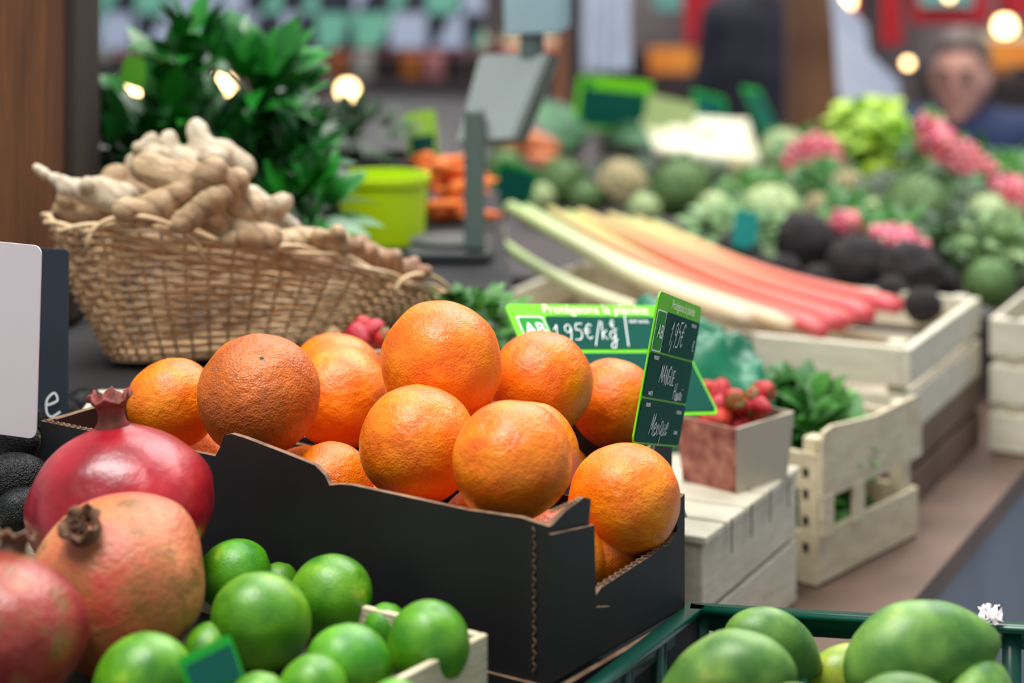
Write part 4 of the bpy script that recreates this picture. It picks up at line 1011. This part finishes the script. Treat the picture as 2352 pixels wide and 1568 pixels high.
for nm, ca_, cb_ in (('jar_amber', (170, 90, 30), (200, 120, 50)), ('jar_rose', (190, 110, 110), (214, 150, 146)), ('jar_dark', (44, 30, 34), (60, 40, 44)), ('jar_pale', (190, 186, 176), (210, 206, 196))):
    jm = lathe([(.030, 0), (.034, .005), (.034, .07), (.026, .085), (.026, .09)]); jm.materials.append(M(nm, ca_, cb_, 6, .25)); jars.append(jm)
JL = lathe([(.028, .088), (.028, .104), (.026, .106)]); JL.materials.append(m_red)
rnd = random.Random(4)
for i in range(22):
    x = -1.60+.075*i if i < 8 else (-.55+.075*(i-8) if i < 18 else 1.5+.09*(i-18))
    o = add('glass_jar', jars[rnd.randrange(4)], None, (x, 6.66 if i < 18 else 6.84, 1.361 if i < 8 else 1.301), label='small lidded glass jar on a stall counter', cat='jar', group='jars on the far counters')
    add('lid', JL, None, parent=o)
BU = ball(3, lambda v: v.copy()); BU.materials.append(m_bulb)
for (px, py, Y, r) in ((302, 197, 4.6, .028), (511, 196, 4.8, .024), (798, 207, 5.2, .024), (1945, 3, 5.6, .02), (2308, 60, 5.4, .026), (2085, 145, 5.8, .012), (2180, -10, 6.0, .012)):
    c = P(px, py, Y)
    o = add('pendant_bulb', BU, None, c, scale=r, label='glowing warm round pendant bulb', cat='lamp', group='glowing pendant bulbs')
    add('cord', boxes([(-.1, .1, -.1, .1, 1.0, (3.3-c.z)/r)]), m_metal, parent=o)
    add('socket', boxes([(-.3, .3, -.3, .3, .9, 1.6)], .1), m_metal, parent=o)

# ============================================================ PEOPLE
def person(x, y, H, ang, top, bottom, label, hairlong=False, lean=0, drop=0, armbend=.0):
    s = H/1.75
    def q(a, b, c_): return V((a*s, b*s, c_*s))
    ln = lean
    e = empty('person', (x, y, 0), ang, label=label, cat='person')
    hd = q(0, -.03-ln, 1.625-drop)
    body = []
    body += chain([(q(0, 0, .93), .125*s), (q(0, -.01, 1.08), .115*s), (q(0, -ln*.5, 1.25), .125*s), (q(0, -ln*.8, 1.38), .11*s)], .4)
    body += [(p+q(sx, 0, 0), r*.9) for p, r in body for sx in (-.06, .06)]
    body += chain([(q(0, -ln*.8, 1.40), .07*s), (q(0, -ln, 1.52-drop), .052*s)], .4)
    body += [(hd, .1*s, (.74, .90, 1.12)), (hd+q(0, -.02, -.065), .064*s, (.82, .95, .8)), (hd+q(0, -.096, -.015), .011*s, (.8, 1.2, 1.5)), (hd+q(0, -.078, .022), .028*s, (1.6, .5, .4)),
             (hd+q(0, -.080, -.055), .014*s, (1.5, .6, .5)), (hd+q(.076, .005, -.01), .02*s, (.4, .8, 1.3)), (hd+q(-.076, .005, -.01), .02*s, (.4, .8, 1.3)), (hd+q(0, -.068, -.100), .020*s)]
    arms = []; legs = []
    for sx in (-1, 1):
        sh = q(.175*sx, -ln*.8, 1.40); el = q(.235*sx, -.0-ln*.5, 1.12); wr = q(.20*sx, -.16-ln*.5, .95+armbend)
        arms += chain([(q(.06*sx, -ln*.8, 1.40), .07*s), (sh, .062*s), (el, .043*s), (wr, .029*s)], .4)
        hand = wr+q(0, -.05, -.045)
        body += chain([(wr, .028*s), (hand, .034*s)], .3)
        for k in range(4):
            b0 = hand+q((k-1.5)*.019, -.02, -.02); lfi = (.062, .072, .068, .052)[k]
            body += chain([(b0, .0095*s), (b0+q(0, -lfi*.45, -lfi*.5), .0088*s), (b0+q(0, -lfi*.4, -lfi*1.05), .0078*s)], .5)
        th = hand+q(-.03*sx, -.005, .005); body += chain([(th, .012*s), (th+q(-.022*sx, -.025, -.025), .0095*s), (th+q(-.022*sx, -.045, -.045), .0085*s)], .5)
        legs += chain([(q(.09*sx, 0, .92), .10*s), (q(.10*sx, -.01, .50), .066*s), (q(.105*sx, .02, .10), .045*s)], .4)
        body += chain([(q(.105*sx, .03, .07), .045*s), (q(.115*sx, -.11, .045), .038*s)], .4)
    add('body', blobs(body+arms+legs, .008, 3), m_skin, parent=e)
    tors = [b for b in body if b[0].z < 1.42*s and b[0].z > .86*s and len(b) == 2 and abs(b[0].x) < .1*s and b[1] > .05*s]
    col_ = chain([(q(0, -ln*.8, 1.41), .075*s), (q(0, -ln*.9, 1.46-drop*.5), .064*s)], .4)
    add('jacket', blobs([(b[0], b[1]+.018) for b in tors+arms+col_], .011, 3, .006, 9), top, parent=e)
    add('trousers', blobs([(b[0], b[1]+.014) for b in legs]+[(q(0, 0, .93), .13*s)], .012, 3), bottom, parent=e)
    for sx in (-1, 1):
        add('shoe', blobs(chain([(q(.105*sx, .03, .06), .052*s), (q(.115*sx, -.13, .048), .044*s)], .4), .01, 2), m_shoe, parent=e)
        add('eye', ball(2, lambda v: v*.010*s), m_eye, hd+q(.030*sx, -.082, .004), parent=e)
        add('eyebrow', blobs(chain([(hd+q(.016*sx, -.092, .026), .006*s), (hd+q(.046*sx, -.082, .028), .005*s)], .5), .003, 1), m_hair, parent=e)
    add('mouth', ball(2, lambda v: V((v.x*.020*s, v.y*.006*s, v.z*.005*s))), M('lip', (150, 84, 78), (160, 92, 86), 4, .5), hd+q(0, -.087, -.056), parent=e)
    hair = [(hd+q(0, .022, .040), .098*s, (.82, .93, 1.0)), (hd+q(0, -.036, .090), .042*s, (1.3, .8, .6)), (hd+q(.062, .018, 0), .030*s), (hd+q(-.062, .018, 0), .030*s), (hd+q(0, .05, -.03), .075*s)]
    if hairlong: hair += [(hd+q(0, .06, -.12), .07*s)]
    add('hair', blobs(hair, .009, 2, .006, 40), m_hair, parent=e)
    return e
person(1.140, 5.2, 1.62, math.radians(-22), m_navy, m_dark, 'person in a navy jacket leaning forward, facing the stall', lean=.12, drop=.06)
person(P(1790, 0, 6.6).x, 6.6, 1.86, math.radians(150), m_dark, m_dark, 'person in a dark coat standing with back turned', True)
person(P(700, 0, 7.9).x, 8.1, 1.74, math.radians(10), M('maroon_cloth', (70, 24, 34), (88, 34, 42), 9, .85), m_dark, 'person in a maroon jumper behind a stall counter')

# ============================================================ LIGHT, CAMERA
w = bpy.data.worlds.new('World'); sc.world = w; w.use_nodes = True
bg = w.node_tree.nodes['Background']; bg.inputs[0].default_value = (.80, .90, 1, 1); bg.inputs[1].default_value = .50
def area(name, loc, target, size, power, color):
    l = bpy.data.lights.new(name, 'AREA'); l.shape = 'RECTANGLE'; l.size = size[0]; l.size_y = size[1]; l.energy = power; l.color = color
    o = bpy.data.objects.new(name, l); o.location = loc; o.rotation_euler = (V(target)-V(loc)).to_track_quat('-Z', 'Y').to_euler(); col.objects.link(o)
area('skylight', (-.6, .9, 4.2), (.1, 1.6, 1.4), (1.3, 1.3), 118, (1, .99, .97))
area('hall_lamps', (1.2, 4.0, 4.6), (.6, 3.6, 1), (3, 3), 200, (1, .98, .96))
area('hall_lamps_far', (0, 7.5, 4.6), (0, 8, 0), (6, 3), 220, (1, .96, .92))
cam = bpy.data.cameras.new('Camera'); co = bpy.data.objects.new('Camera', cam); col.objects.link(co)
co.location = (0, 0, CZ); co.rotation_euler = (math.radians(90), 0, 0)
cam.sensor_width = 36; cam.lens = F/2352*36; cam.shift_y = -(784+250)/2352
cam.dof.use_dof = True; cam.dof.focus_distance = 1.43; cam.dof.aperture_fstop = 4.1; cam.clip_start = .05
sc.camera = co
